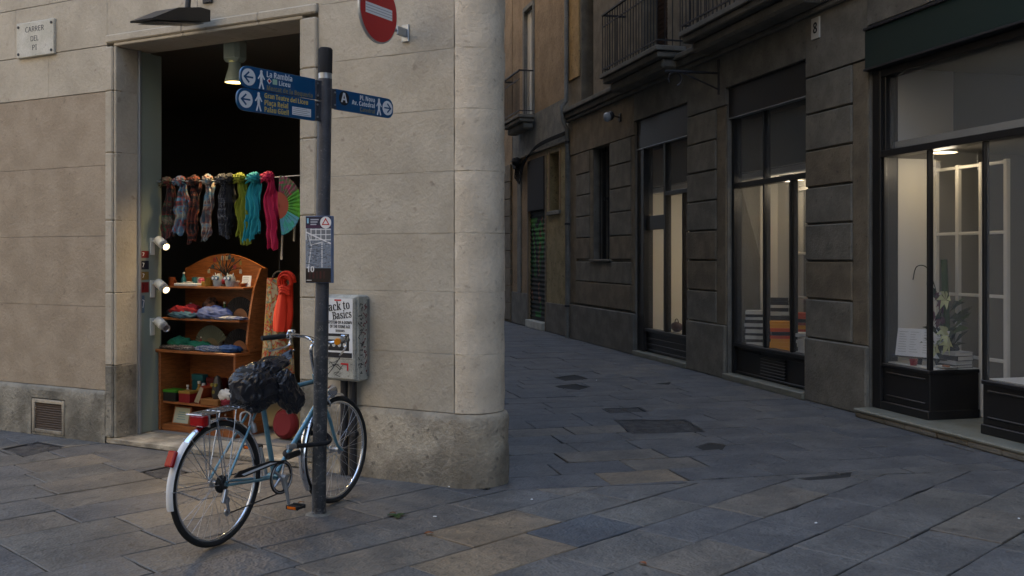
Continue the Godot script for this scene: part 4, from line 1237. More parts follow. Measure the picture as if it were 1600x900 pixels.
func blade(label: String, y0: float, y1: float, x0: float, x1: float) -> Node3D:
	var c := post_t((y0 + y1) / 2)
	c.y = y0
	var o := thing("direction_sign", label, "sign", Transform3D(Basis(Vector3.UP, deg_to_rad(54.0)), c), "blue direction signs on the post")
	var h := y1 - y0
	var dir := signf(x1)
	var r := h * 0.42
	var poly := PackedVector2Array([Vector2(x0, 0), Vector2(x1 - dir * r, 0)])
	for k in 9:
		var a := -PI / 2 + PI * 0.5 * k / 8
		poly.append(Vector2(x1 - dir * r + dir * r * cos(a), r + r * sin(a)))
	for k in 9:
		var a := PI * 0.5 * k / 8
		poly.append(Vector2(x1 - dir * r + dir * r * cos(a), h - r + r * sin(a)))
	poly.append(Vector2(x0, h))
	var clean := PackedVector2Array()
	for p in poly:
		if clean.is_empty() or clean[-1].distance_to(p) > 1e-4: clean.append(p)
	var st := new_st()
	prism(st, clean, -0.007, 0.007, Transform3D(), 0.0015)
	obj("panel", st, M.sign_blue, o)
	st = new_st()
	box(st, Vector3(minf(x0, dir * 0.03), 0.004, -0.013), Vector3(maxf(x0, dir * 0.03), h - 0.004, 0.013), 0.003)
	var br := obj("bracket", st, M.post, o)
	for k in 2:
		st = new_st()
		prism(st, disc_poly(Vector2(x0 - dir * 0.014, h * (0.2 + 0.6 * k)), 0.006, 10), 0.013, 0.017)
		obj("bolt", st, M.steel, br)
	return o

func make_post() -> void:
	var o := thing("signpost", "dark grey steel post with a worn base, carrying blue direction signs", "post", Transform3D(Basis(), Vector3(-1.182, 0, -6.092)))
	var base := post_t(0)
	var st := new_st()
	lathe(st, [Vector2(0.0, 0.0), Vector2(0.047, 0.0), Vector2(0.047, 0.012), Vector2(0.043, 0.02)], 20)
	tube(st, [Vector3(0, 0.015, 0), post_t(1.18) - base], 0.043, 24)
	obj("worn_shaft", st, M.post_worn, o)
	st = new_st()
	tube(st, [post_t(1.18) - base, post_t(2.66) - base], 0.0428, 24)
	obj("shaft", st, M.post, o)
	st = new_st()
	tube(st, [post_t(2.66) - base, post_t(2.695) - base], 0.0405, 24)
	obj("steel_band", st, M.alu, o)
	st = new_st()
	tube(st, [post_t(2.695) - base, post_t(2.84) - base], 0.0435, 24)
	tube(st, [post_t(2.84) - base, post_t(2.85) - base], [0.0435, 0.036], 24)
	obj("cap", st, M.black_matt, o)
	st = new_st()
	lathe(st, [Vector2(0.085, -0.004), Vector2(0.07, 0.005), Vector2(0.046, 0.009)], 24)
	obj("footing", st, M.cement, o)
	var z := 0.0072
	var b := blade("upper blue sign pointing to La Rambla and Mercat de la Boqueria", 2.524, 2.648, -0.085, -0.645)
	arrow(b, Vector2(-0.588, 0.062), 0.048, -1.0, z)
	walker(b, Vector2(-0.498, 0.060), 0.105, z)
	text(b, "La Rambla", Vector3(-0.458, 0.097, z), 0.034, M.white, 0.19, -1)
	st = new_st()
	prism(st, PackedVector2Array([Vector2(-0.44, 0.042), Vector2(-0.422, 0.06), Vector2(-0.44, 0.078), Vector2(-0.458, 0.06)]), z, z + 0.001)
	var dm := obj("metro_diamond", st, M.white, b)
	st = new_st()
	prism(st, PackedVector2Array([Vector2(-0.44, 0.049), Vector2(-0.429, 0.06), Vector2(-0.44, 0.071), Vector2(-0.451, 0.06)]), z + 0.001, z + 0.0016)
	obj("diamond_centre", st, M.sign_red, dm)
	st = new_st()
	box(st, Vector3(-0.415, 0.045, z), Vector3(-0.382, 0.076, z + 0.001))
	obj("line_badge", st, mat(Color(0.62, 0.76, 0.68), 0.5), b)
	text(b, "Liceu", Vector3(-0.368, 0.058, z), 0.028, M.white, 0.085, -1)
	text(b, "Mercat de la Boqueria", Vector3(-0.458, 0.019, z), 0.028, M.dull_ink, 0.35, -1)
	b = blade("lower blue sign pointing to Gran Teatre del Liceu and Palau Güell", 2.394, 2.520, -0.085, -0.665)
	arrow(b, Vector2(-0.606, 0.064), 0.048, -1.0, z)
	walker(b, Vector2(-0.515, 0.062), 0.105, z)
	text(b, "Gran Teatre del Liceu", Vector3(-0.472, 0.103, z), 0.028, M.yellow_ink, 0.33, -1)
	text(b, "Plaça Reial", Vector3(-0.472, 0.063, z), 0.030, M.yellow_ink, 0.175, -1)
	text(b, "Palau Güell", Vector3(-0.472, 0.024, z), 0.030, M.yellow_ink, 0.18, -1)
	st = new_st()
	box(st, Vector3(-0.265, 0.018, z), Vector3(-0.118, 0.066, z + 0.0008))
	var sk := obj("paper_sticker", st, M.white, b)
	st = new_st()
	for k in 4: box(st, Vector3(-0.258, 0.024 + k * 0.011, z + 0.0008), Vector3(-0.128 - 0.02 * (k % 2), 0.0265 + k * 0.011, z + 0.0011))
	obj("print", st, mat(Color(0.45, 0.45, 0.5)), sk)
	b = blade("blue sign with a black letter badge pointing to Pl. Nova and the Catedral", 2.484, 2.612, 0.085, 0.605)
	arrow(b, Vector2(0.548, 0.064), 0.047, 1.0, z)
	walker(b, Vector2(0.468, 0.062), 0.105, z)
	text(b, "Pl. Nova", Vector3(0.43, 0.100, z), 0.029, M.white, 0.135, 1)
	text(b, "Av. Catedral", Vector3(0.43, 0.063, z), 0.029, M.white, 0.205, 1)
	text(b, "Catedral", Vector3(0.43, 0.026, z), 0.026, M.dull_ink, 0.135, 1)
	st = new_st()
	prism(st, disc_poly(Vector2(0.155, 0.077), 0.044, 24), z, z + 0.0008)
	var bd := obj("black_badge", st, M.ink, b)
	text(bd, "A", Vector3(0.155, 0.08, z + 0.001), 0.06, M.white)
	# street map case
	var t := Transform3D(Basis(Vector3.UP, deg_to_rad(-13.0)), post_t(1.415) + Vector3(-0.006, 0, 0.045))
	var mp := thing("map_panel", "narrow street map with a dark header fixed to the post", "map", t)
	st = new_st()
	box(st, Vector3(-0.084, 0, -0.02), Vector3(0.084, 0.405, 0.02), 0.002)
	obj("case", st, mat(Color(0.36, 0.46, 0.62), 0.4), mp)
	var im := Image.create_empty(128, 304, false, Image.FORMAT_RGB8)
	im.fill(Color(0.46, 0.51, 0.58))
	for k in 420:
		var v := rng.randf_range(0.36, 0.62)
		im.fill_rect(Rect2i(rng.randi_range(0, 124), rng.randi_range(56, 232), rng.randi_range(2, 9), rng.randi_range(2, 7)), Color(v, v * 1.05, v * 1.14))
	for r in 2:
		for c in 5: im.fill_rect(Rect2i(4 + c * 25, 64 + r * 24, 19, 18), Color(0.45, 0.47, 0.5))
	var white := Color(0.86, 0.87, 0.88)
	for c in 5: im.fill_rect(Rect2i(c * 25, 56, 4, 52), white)
	for r in 3: im.fill_rect(Rect2i(22, 58 + r * 24, 106, 4), white)
	for q in 128:
		im.fill_rect(Rect2i(q, 70 + int(q * 0.42), 3, 6), white)
		if q < 52: im.fill_rect(Rect2i(14 + int(q * 0.25), 86 + q, 3, 3), white)
		if q < 110: im.fill_rect(Rect2i(28 - int(q * 0.15), 124 + q, 4, 2), white)
		if q < 118: im.fill_rect(Rect2i(80, 116 + q, 5, 2), white)
		if q < 50: im.fill_rect(Rect2i(26 + q, 130 - int(q * 0.25), 3, 4), white)
	for k in 46: im.fill_rect(Rect2i(rng.randi_range(4, 110), rng.randi_range(110, 232), rng.randi_range(8, 26), 2), Color(0.2, 0.22, 0.28))
	im.fill_rect(Rect2i(0, 0, 128, 55), Color(0.10, 0.12, 0.24))
	im.fill_rect(Rect2i(0, 40, 128, 14), Color(0.24, 0.10, 0.26))
	im.fill_rect(Rect2i(6, 8, 9, 24), Color(0.5, 0.72, 0.85))
	for k in 3: im.fill_rect(Rect2i(24, 12 + k * 11, 42 - k * 6, 6), Color(0.66, 0.68, 0.74))
	im.fill_rect(Rect2i(0, 238, 128, 66), Color(0.11, 0.09, 0.09))
	for k in 5: im.fill_rect(Rect2i(16 + k * 18, 252, 10, 34), Color(0.22 + 0.05 * (k % 2), 0.12, 0.13))
	im.fill_rect(Rect2i(4, 292, 26, 3), white)
	var mm := mat(Color.WHITE, 0.35)
	mm.albedo_texture = ImageTexture.create_from_image(im)
	st = new_st()
	plate(st, Vector2(-0.082, 0.002), Vector2(0.082, 0.403), 0.0206)
	obj("map_print", st, mm, mp)
	text(mp, "10", Vector3(-0.052, 0.082, 0.021), 0.035, M.white)
	st = new_st()
	prism(st, disc_poly(Vector2(0.048, 0.365), 0.036, 24), 0.0208, 0.022)
	var rs := obj("round_sticker", st, M.white, mp)
	st = new_st()
	prism(st, PackedVector2Array([Vector2(0.022, 0.35), Vector2(0.074, 0.35), Vector2(0.048, 0.394)]), 0.022, 0.0226)
	var tr := obj("red_triangle", st, M.sign_red, rs)
	st = new_st()
	prism(st, PackedVector2Array([Vector2(0.033, 0.356), Vector2(0.063, 0.356), Vector2(0.048, 0.381)]), 0.0226, 0.023)
	obj("white_triangle", st, M.white, tr)
	# clamp that holds the case
	st = new_st()
	for y in [0.08, 0.3]: box(st, Vector3(-0.045, y, -0.09), Vector3(0.045, y + 0.025, -0.02), 0.003)
	obj("clamp", st, M.iron, mp)

# ---------------------------------------------------------------- bicycle
func wheel(parent: Node3D, c: Vector3) -> Node3D:
	var o := Node3D.new()
	o.name = "wheel"
	parent.add_child(o, true)
	o.position = c
	var X := Vector3.RIGHT; var Y := Vector3.UP
	var st := new_st()
	var ring := arc_pts(Vector3.ZERO, X, Y, 0.323, 0, 360, 72); ring.pop_back()
	tube(st, ring, 0.0165, 12, true)
	obj("tyre", st, M.rubber, o)
	st = new_st()
	ring = arc_pts(Vector3.ZERO, X, Y, 0.304, 0, 360, 72); ring.pop_back()
	tube(st, ring, 0.011, 10, true, Vector2(0.85, 1.0))
	obj("rim", st, M.chrome, o)
	st = new_st()
	for k in 36:
		var a := TAU * k / 36.0
		var side := 1.0 if k % 2 else -1.0
		var twist := 0.75 if (k / 2) % 2 else -0.75
		var h := Vector3(cos(a + twist) * 0.022, sin(a + twist) * 0.022, side * 0.03)
		tube(st, [h, Vector3(cos(a) * 0.297, sin(a) * 0.297, 0)], 0.0012, 4)
	obj("spokes", st, M.steel, o)
	st = new_st()
	var t := Transform3D(Basis(Vector3.RIGHT, PI / 2), Vector3.ZERO)
	lathe(st, [Vector2(0, -0.058), Vector2(0.008, -0.058), Vector2(0.008, -0.04), Vector2(0.026, -0.034), Vector2(0.026, -0.028), Vector2(0.014, -0.022), Vector2(0.014, 0.022), Vector2(0.026, 0.028), Vector2(0.026, 0.034), Vector2(0.008, 0.04), Vector2(0.008, 0.058), Vector2(0, 0.058)], 16, t)
	obj("hub", st, M.steel, o)
	return o

func fender(parent: Node3D, called: String, c: Vector3, a0: float, a1: float, m: Material, r := 0.358) -> void:
	var st := new_st()
	sheet(st, 8, 36, func(u: float, v: float) -> Vector3:
		var a := deg_to_rad(lerpf(a0, a1, v)); var w := lerpf(-1.0, 1.0, u)
		var rr := r - 0.014 * w * w
		return c + Vector3(cos(a) * rr, sin(a) * rr, w * 0.024))
	obj(called, st, m, parent)

func make_bicycle() -> void:
	var fwd := Vector3(0.443, 0, -0.8965).normalized()
	var right := fwd.cross(Vector3.UP)
	var T := Transform3D(Basis(fwd, Vector3.UP, right), Vector3(-1.605, 0, -5.417))
	var b := thing("bicycle", "old light blue city bicycle locked to the signpost, its saddle wrapped in a bag", "bicycle", T)
	var R := Vector3(0, 0.34, 0); var F := Vector3(1.072, 0.34, 0); var BB := Vector3(0.475, 0.285, 0)
	var seat := Vector3(0.352, 0.81, 0); var ht := Vector3(0.858, 0.845, 0); var hb := Vector3(0.915, 0.655, 0)
	var rw := wheel(b, R)
	wheel(b, F)
	var st := new_st()
	tube(st, [seat, BB], 0.0155, 12)
	tube(st, [seat + Vector3(0.008, -0.03, 0), ht + Vector3(0.008, -0.045, 0)], 0.0145, 12)
	tube(st, [BB, hb + Vector3(-0.006, 0.03, 0)], 0.0155, 12)
	tube(st, [ht, hb], 0.0185, 12)
	tube(st, [BB + Vector3(0, 0, -0.036), BB + Vector3(0, 0, 0.036)], 0.021, 14)
	for s in [-1.0, 1.0]:
		tube(st, [BB + Vector3(-0.02, 0, s * 0.018), Vector3(0.30, 0.30, s * 0.034), R + Vector3(0.01, -0.005, s * 0.062)], 0.0085, 8)
		tube(st, [seat + Vector3(0, -0.04, s * 0.012), Vector3(0.26, 0.66, s * 0.03), R + Vector3(0.005, 0.008, s * 0.062)], 0.0075, 8)
	obj("frame", st, M.bike_blue, b)
	# dark lettering strokes along the down tube
	st = new_st()
	var dt := (hb - BB).normalized()
	for k in 7:
		var p := BB + (hb - BB) * (0.46 + 0.05 * k)
		var up := Vector3(-dt.y, dt.x, 0)
		tube(st, [p - up * 0.007 + Vector3(0, 0, 0.0145), p + up * 0.007 + dt * (0.006 if k % 2 else -0.003) + Vector3(0, 0, 0.0145)], 0.0026, 5)
	obj("tube_lettering", st, M.ink, b)
	# fork
	st = new_st()
	for s in [-1.0, 1.0]:
		tube(st, curve([hb + Vector3(0.01, -0.02, s * 0.022), Vector3(0.955, 0.55, s * 0.042), Vector3(1.0, 0.42, s * 0.05), Vector3(1.035, 0.365, s * 0.053), F + Vector3(0, 0, s * 0.055)]), [0.012, 0.012, 0.012, 0.012, 0.012, 0.0115, 0.0115, 0.0115, 0.011, 0.011, 0.011, 0.0105, 0.010, 0.010, 0.0095, 0.009, 0.009, 0.0085, 0.008, 0.0075, 0.007, 0.007, 0.007, 0.007, 0.007], 8)
	box(st, Vector3(-0.018, -0.012, -0.034), Vector3(0.018, 0.012, 0.034), 0.006, Transform3D(Basis(), hb + Vector3(0.006, -0.012, 0)))
	obj("fork", st, M.bike_blue, b)
	# stem and swept-back handlebar
	st = new_st()
	tube(st, curve([ht, ht + Vector3(-0.03, 0.10, 0), ht + Vector3(-0.035, 0.165, 0), Vector3(0.85, 1.03, 0), Vector3(0.905, 1.035, 0)]), 0.0115, 10)
	tube(st, [Vector3(0.905, 1.035, -0.025), Vector3(0.905, 1.035, 0.025)], 0.017, 12)
	obj("stem", st, M.chrome, b)
	st = new_st()
	var half := [Vector3(0.905, 1.035, 0), Vector3(0.915, 1.035, 0.05), Vector3(0.965, 1.045, 0.11), Vector3(0.96, 1.065, 0.165), Vector3(0.90, 1.075, 0.20), Vector3(0.82, 1.073, 0.23), Vector3(0.71, 1.068, 0.28)]
	var bar := []
	for k in range(half.size() - 1, 0, -1): bar.append(Vector3(half[k].x, half[k].y, -half[k].z))
	bar.append_array(half)
	tube(st, curve(bar), 0.0112, 10)
	var hbar := obj("handlebar", st, M.chrome, b)
	st = new_st()
	tube(st, [Vector3(0.845, 1.0735, -0.221), Vector3(0.77, 1.0705, -0.253), Vector3(0.70, 1.0675, -0.285)], [0.0155, 0.017, 0.0155], 12)
	obj("grip", st, M.rubber, hbar)
	st = new_st()
	tube(st, [Vector3(0.845, 1.0735, 0.221), Vector3(0.76, 1.0705, 0.258), Vector3(0.712, 1.068, 0.28)], [0.0125, 0.0125, 0.0125], 12)
	obj("bare_grip", st, M.alu, hbar)
	st = new_st()
	tube(st, [Vector3(0.714, 1.068, 0.279), Vector3(0.696, 1.067, 0.287)], [0.021, 0.018], 14)
	obj("yellow_end_cap", st, mat(Color(0.85, 0.52, 0.04), 0.4), hbar)
	for s in [-1.0, 1.0]:
		st = new_st()
		box(st, Vector3(-0.016, -0.02, -0.016), Vector3(0.02, 0.02, 0.016), 0.006, Transform3D(Basis(), Vector3(0.872, 1.075, s * 0.208)))
		tube(st, curve([Vector3(0.885, 1.065, s * 0.21), Vector3(0.88, 1.02, s * 0.215), Vector3(0.83, 1.0, s * 0.235), Vector3(0.75, 0.985, s * 0.27)]), 0.0065, 8, false, Vector2(1.4, 0.7))
		obj("brake_lever", st, M.chrome, hbar)
	st = new_st()
	lathe(st, [Vector2(0, 0), Vector2(0.022, 0), Vector2(0.026, 0.01), Vector2(0.02, 0.022), Vector2(0, 0.028)], 14, Transform3D(Basis(), Vector3(0.868, 1.092, -0.19)))
	obj("bell", st, M.chrome, hbar)
	st = new_st()
	tube(st, curve([Vector3(0.885, 1.07, -0.2), Vector3(0.97, 1.06, -0.1), Vector3(0.98, 0.95, 0.0), Vector3(0.93, 0.82, 0.02), Vector3(0.94, 0.70, 0.01)]), 0.0025, 5)
	tube(st, curve([Vector3(0.885, 1.07, 0.2), Vector3(1.0, 1.05, 0.16), Vector3(1.02, 0.92, 0.06), Vector3(0.92, 0.82, 0.03), Vector3(0.8, 0.79, 0.018), Vector3(0.45, 0.79, 0.018)]), 0.0025, 5)
	obj("brake_cables", st, M.rubber, b)
	st = new_st()
	for s in [-1.0, 1.0]: tube(st, curve([hb + Vector3(0.045, 0.04, 0), hb + Vector3(0.05, 0.0, s * 0.035), Vector3(0.97, 0.63, s * 0.03)]), 0.006, 6)
	obj("brake_caliper", st, M.steel, b)
	st = new_st()
	for s in [-1.0, 1.0]: tube(st, curve([Vector3(0.235, 0.70, 0), Vector3(0.23, 0.68, s * 0.035), Vector3(0.22, 0.62, s * 0.03)]), 0.006, 6)
	obj("brake_caliper", st, M.steel, b)
	# fenders
	fender(b, "chrome_fender", R, 38, 132, M.chrome)
	fender(b, "white_fender_tail", R, 132, 192, M.white, 0.3585)
	fender(b, "lower_fender", R, -20, 38, M.chrome, 0.3575)
	fender(b, "front_fender", F, 80, 215, M.chrome)
	for q in [[R, 95.0], [R, 128.0], [R, 176.0], [F, 178.0]]:
		for s in [-1.0, 1.0]:
			st = new_st()
			tube(st, [q[0] + Vector3(0, 0, s * 0.05), q[0] + Vector3(cos(deg_to_rad(q[1])) * 0.352, sin(deg_to_rad(q[1])) * 0.352, s * 0.026)], 0.0026, 6)
			obj("fender_stay", st, M.steel, b)
	# lights
	st = new_st()
	box(st, Vector3(-0.014, -0.042, -0.026), Vector3(0.014, 0.042, 0.026), 0.006, Transform3D(Basis(Vector3.BACK, -0.42), Vector3(-0.332, 0.532, 0)))
	obj("rear_reflector", st, M.red_lens, b)
	st = new_st()
	box(st, Vector3(-0.022, -0.03, -0.05), Vector3(0.022, 0.03, 0.05), 0.008, Transform3D(Basis(), Vector3(-0.135, 0.70, 0)))
	var tl := obj("tail_light", st, M.red_lens, b)
	st = new_st()
	box(st, Vector3(-0.112, 0.665, -0.052), Vector3(-0.102, 0.735, 0.052), 0.003)
	obj("light_housing", st, M.steel, tl)
	st = new_st()
	tube(st, [Vector3(0.90, 0.70, 0.0), Vector3(1.0, 0.715, 0.0)], 0.006, 6)
	lathe(st, [Vector2(0, -0.05), Vector2(0.015, -0.045), Vector2(0.035, 0.0), Vector2(0.038, 0.012), Vector2(0, 0.015)], 16, Transform3D(Basis(Vector3.BACK, -PI / 2), Vector3(1.03, 0.72, 0)))
	obj("head_lamp", st, M.chrome, b)
	# carrier
	st = new_st()
	for s in [-1.0, -0.33, 0.33, 1.0]:
		tube(st, [Vector3(-0.17, 0.735, s * 0.052), Vector3(0.14, 0.74, s * 0.058), Vector3(0.28, 0.75, s * 0.03)], 0.0045, 6)
	for x in [-0.17, -0.02, 0.14]: tube(st, [Vector3(x, 0.736, -0.055), Vector3(x, 0.736, 0.055)], 0.0045, 6)
	for s in [-1.0, 1.0]:
		tube(st, [Vector3(-0.06, 0.735, s * 0.054), R + Vector3(0, 0.02, s * 0.07)], 0.004, 6)
		tube(st, [Vector3(0.09, 0.735, s * 0.056), R + Vector3(0.01, 0.02, s * 0.07)], 0.004, 6)
	obj("carrier", st, M.chrome, b)
	# saddle under the bag
	st = new_st()
	tube(st, [seat, seat + Vector3(-0.018, 0.09, 0)], 0.0125, 10)
	obj("seat_post", st, M.chrome, b)
	st = new_st()
	sheet(st, 16, 16, func(u: float, v: float) -> Vector3:
		var a := u * TAU; var l := lerpf(-0.13, 0.15, v)
		var w: float = lerpf(0.085, 0.02, smoothstep(0.25, 0.75, v)) * sqrt(clampf(1.0 - pow(absf(v - 0.5) * 2.0, 6.0), 0.0, 1.0))
		return Vector3(0.335 + l, 0.915 + sin(a) * 0.03 * clampf(w * 20.0, 0.0, 1.0), cos(a) * w))
	obj("saddle", st, M.rubber, b)
	# drive train
	var zc := 0.052
	st = new_st()
	for rr in [0.094, 0.083]:
		var ring := arc_pts(BB + Vector3(0, 0, zc), Vector3.RIGHT, Vector3.UP, rr, 0, 360, 40); ring.pop_back()
		tube(st, ring, 0.006, 6, true)
	obj("chain_ring_guard", st, M.black_paint, b)
	st = new_st()
	var ring2 := arc_pts(BB + Vector3(0, 0, zc + 0.004), Vector3.RIGHT, Vector3.UP, 0.0885, 0, 360, 40); ring2.pop_back()
	tube(st, ring2, 0.004, 6, true)
	for k in 5: tube(st, [BB + Vector3(0, 0, zc), BB + Vector3(cos(k * TAU / 5) * 0.085, sin(k * TAU / 5) * 0.085, zc)], [0.01, 0.006], 6)
	obj("chain_ring", st, M.steel, b)
	var down := Vector3(0.025, -0.168, 0)
	st = new_st()
	lathe(st, [Vector2(0, -0.02), Vector2(0.016, -0.02), Vector2(0.018, 0.02), Vector2(0, 0.024)], 14, Transform3D(Basis(Vector3.RIGHT, PI / 2), BB + Vector3(0, 0, zc + 0.02)))
	tube(st, [BB + Vector3(0, 0, zc + 0.022), BB + down + Vector3(0, 0, zc + 0.035)], [0.013, 0.009], 8)
	tube(st, [BB + Vector3(0, 0, -zc - 0.01), BB - down + Vector3(0, 0, -zc - 0.03)], [0.013, 0.009], 8)
	tube(st, [BB + Vector3(0, 0, -zc - 0.016), BB + Vector3(0, 0, zc)], 0.009, 8)
	obj("cranks", st, M.alu, b)
	for s in [1.0, -1.0]:
		var pc: Vector3 = BB + down * s + Vector3(0, 0, s * (zc + 0.085))
		st = new_st()
		for q in [-1.0, 1.0]: box(st, pc + Vector3(q * 0.032 - 0.007, -0.012, -0.045), pc + Vector3(q * 0.032 + 0.007, 0.012, 0.045), 0.004)
		for q in [-1.0, 1.0]: box(st, pc + Vector3(-0.025, -0.008, q * 0.04 - 0.005), pc + Vector3(0.025, 0.008, q * 0.04 + 0.005), 0.002)
		tube(st, [pc + Vector3(0, 0, -0.055), pc + Vector3(0, 0, 0.045)], 0.008, 8)
		var pd := obj("pedal", st, M.rubber, b)
		st = new_st()
		for q in [-1.0, 1.0]: box(st, pc + Vector3(q * 0.0405 - 0.002, -0.008, -0.03), pc + Vector3(q * 0.0405 + 0.002, 0.008, 0.03), 0.001)
		obj("pedal_reflector", st, M.amber, pd)
	st = new_st()
	lathe(st, [Vector2(0.012, -0.022), Vector2(0.048, -0.02), Vector2(0.048, -0.014), Vector2(0.042, -0.012), Vector2(0.042, -0.006), Vector2(0.036, -0.004), Vector2(0.036, 0.002), Vector2(0.03, 0.004), Vector2(0.03, 0.010), Vector2(0.012, 0.012)], 20, Transform3D(Basis(Vector3.RIGHT, PI / 2), R + Vector3(0, 0, 0.048)))
	obj("sprockets", st, M.rubber, b)
	st = new_st()
	tube(st, [R + Vector3(0.0, 0.042, 0.05), BB + Vector3(-0.02, 0.088, zc)], 0.004, 6)
	tube(st, [R + Vector3(0.03, -0.165, 0.05), BB + Vector3(0.0, -0.088, zc)], 0.004, 6)
	obj("chain", st, M.iron, b)
	st = new_st()
	box(st, Vector3(-0.012, -0.075, -0.008), Vector3(0.016, 0.0, 0.012), 0.004, Transform3D(Basis(Vector3.BACK, -0.3), R + Vector3(0.0, -0.025, 0.06)))
	box(st, Vector3(-0.008, -0.075, -0.006), Vector3(0.008, 0.0, 0.006), 0.003, Transform3D(Basis(Vector3.BACK, 0.25), R + Vector3(0.012, -0.085, 0.058)))
	for y in [-0.09, -0.155]:
		lathe(st, [Vector2(0.004, -0.004), Vector2(0.02, -0.004), Vector2(0.02, 0.004), Vector2(0.004, 0.004)], 14, Transform3D(Basis(Vector3.RIGHT, PI / 2), R + Vector3(0.02, y, 0.052)))
	obj("derailleur", st, M.steel, b)
	st = new_st()
	prism(st, PackedVector2Array([Vector2(0.06, 0.365), Vector2(0.10, 0.392), Vector2(0.36, 0.402), Vector2(0.44, 0.388), Vector2(0.50, 0.380), Vector2(0.47, 0.368), Vector2(0.38, 0.372), Vector2(0.14, 0.352)]), 0.060, 0.066, Transform3D(), 0.002)
	obj("chain_guard", st, M.black_paint, b)
	st = new_st()
	prism(st, PackedVector2Array([Vector2(0.12, 0.372), Vector2(0.36, 0.391), Vector2(0.42, 0.382), Vector2(0.36, 0.381), Vector2(0.14, 0.361)]), 0.066, 0.0675)
	obj("guard_trim", st, M.white, b)
	# pump clip and bottle dynamo
	st = new_st()
	lathe(st, [Vector2(0, 0), Vector2(0.018, 0.004), Vector2(0.019, 0.05), Vector2(0.008, 0.06), Vector2(0.008, 0.08), Vector2(0, 0.08)], 14, Transform3D(Basis(Vector3.BACK, 0.3), Vector3(0.255, 0.58, 0.04)))
	obj("dynamo", st, M.alu, b)

	# black plastic bag over the saddle: two crumpled lobes and a tied corner
	var g := thing("plastic_bag", "crumpled black plastic bag tied over the bicycle saddle", "bag", T * Transform3D(Basis(), Vector3(0.33, 0.78, 0)))
	st = new_st()
	var fold := FastNoiseLite.new(); fold.seed = 4; fold.frequency = 1.0; fold.noise_type = FastNoiseLite.TYPE_CELLULAR
	fold.cellular_return_type = FastNoiseLite.RETURN_DISTANCE; fold.domain_warp_enabled = true; fold.domain_warp_amplitude = 0.5; fold.domain_warp_frequency = 1.4
	var crease := FastNoiseLite.new(); crease.seed = 12; crease.frequency = 1.5; crease.fractal_type = FastNoiseLite.FRACTAL_RIDGED; crease.fractal_octaves = 2
	var soft := FastNoiseLite.new(); soft.seed = 9; soft.frequency = 0.8
	var lump := func(c: Vector3, r: Vector3, tilt: float, nu: int, nv: int) -> void:
		var grid := []
		for j in nv + 1:
			var row := []
			for i in nu:
				var th := PI * j / nv; var ph := TAU * i / nu
				var d := Vector3(sin(th) * cos(ph), cos(th), sin(th) * sin(ph))
				var sq := Vector3(signf(d.x) * pow(absf(d.x), 0.75), signf(d.y) * pow(absf(d.y), 0.8), signf(d.z) * pow(absf(d.z), 0.8))
				var k: float = 0.92 + 0.16 * fold.get_noise_3dv(d * Vector3(1.1, 0.7, 1.1) + c * 9.0) + 0.24 * soft.get_noise_3dv(d * 1.3 + c * 5.0) + 0.07 * crease.get_noise_3dv(d * 1.2 + c * 3.0)
				var p: Vector3 = sq * r * k
				row.append(c + Vector3(p.x * cos(tilt) - p.y * sin(tilt), p.x * sin(tilt) + p.y * cos(tilt), p.z))
			grid.append(row)
		st.set_smooth_group(0)
		for j in nv:
			for i in nu:
				var k := (i + 1) % nu
				quad(st, grid[j][i], grid[j][k], grid[j + 1][k], grid[j + 1][i])
	lump.call(Vector3(-0.03, 0.055, 0.0), Vector3(0.165, 0.155, 0.14), 0.12, 90, 60)
	lump.call(Vector3(0.13, 0.01, 0.11), Vector3(0.09, 0.165, 0.065), 0.72, 70, 56)
	lump.call(Vector3(0.07, 0.155, 0.02), Vector3(0.15, 0.05, 0.10), 0.22, 70, 36)
	obj("crumpled_film", st, M.bag, g)
	st = new_st()
	sheet(st, 10, 8, func(u: float, v: float) -> Vector3: return Vector3(0.17 + 0.10 * v, 0.17 + 0.06 * v + 0.015 * sin(u * 9), 0.03 + (u - 0.5) * 0.09 * (1.0 - 0.4 * v) + 0.01 * sin(v * 7 + u * 5)))
	obj("tied_corner", st, M.bag, g)
	# cable lock round post and down tube
	var lk := thing("bicycle_lock", "thick black lock looped round the post and the bicycle's down tube", "lock", T * Transform3D(Basis(), Vector3(0.70, 0.45, 0.03)))
	st = new_st()
	var loop := curve([Vector3(-0.13, 0.0, 0.03), Vector3(-0.02, -0.005, 0.085), Vector3(0.08, -0.005, 0.125), Vector3(0.150, 0.01, 0.085), Vector3(0.155, 0.04, 0.01), Vector3(0.09, 0.02, -0.045), Vector3(-0.02, -0.03, -0.06), Vector3(-0.11, -0.05, -0.045), Vector3(-0.14, -0.06, 0.0)])
	tube(st, loop, 0.014, 10)
	obj("cable_sleeve", st, M.black_matt, lk)
	st = new_st()
	tube(st, [Vector3(-0.165, 0.0, 0.02), Vector3(-0.115, 0.0, 0.036)], 0.017, 12)
	obj("lock_head", st, M.steel, lk)
	st = new_st()
	tube(st, [Vector3(-0.15, -0.06, 0.005), Vector3(-0.06, -0.05, 0.02)], [0.02, 0.018], 12)
	obj("lock_body", st, M.black_paint, lk)

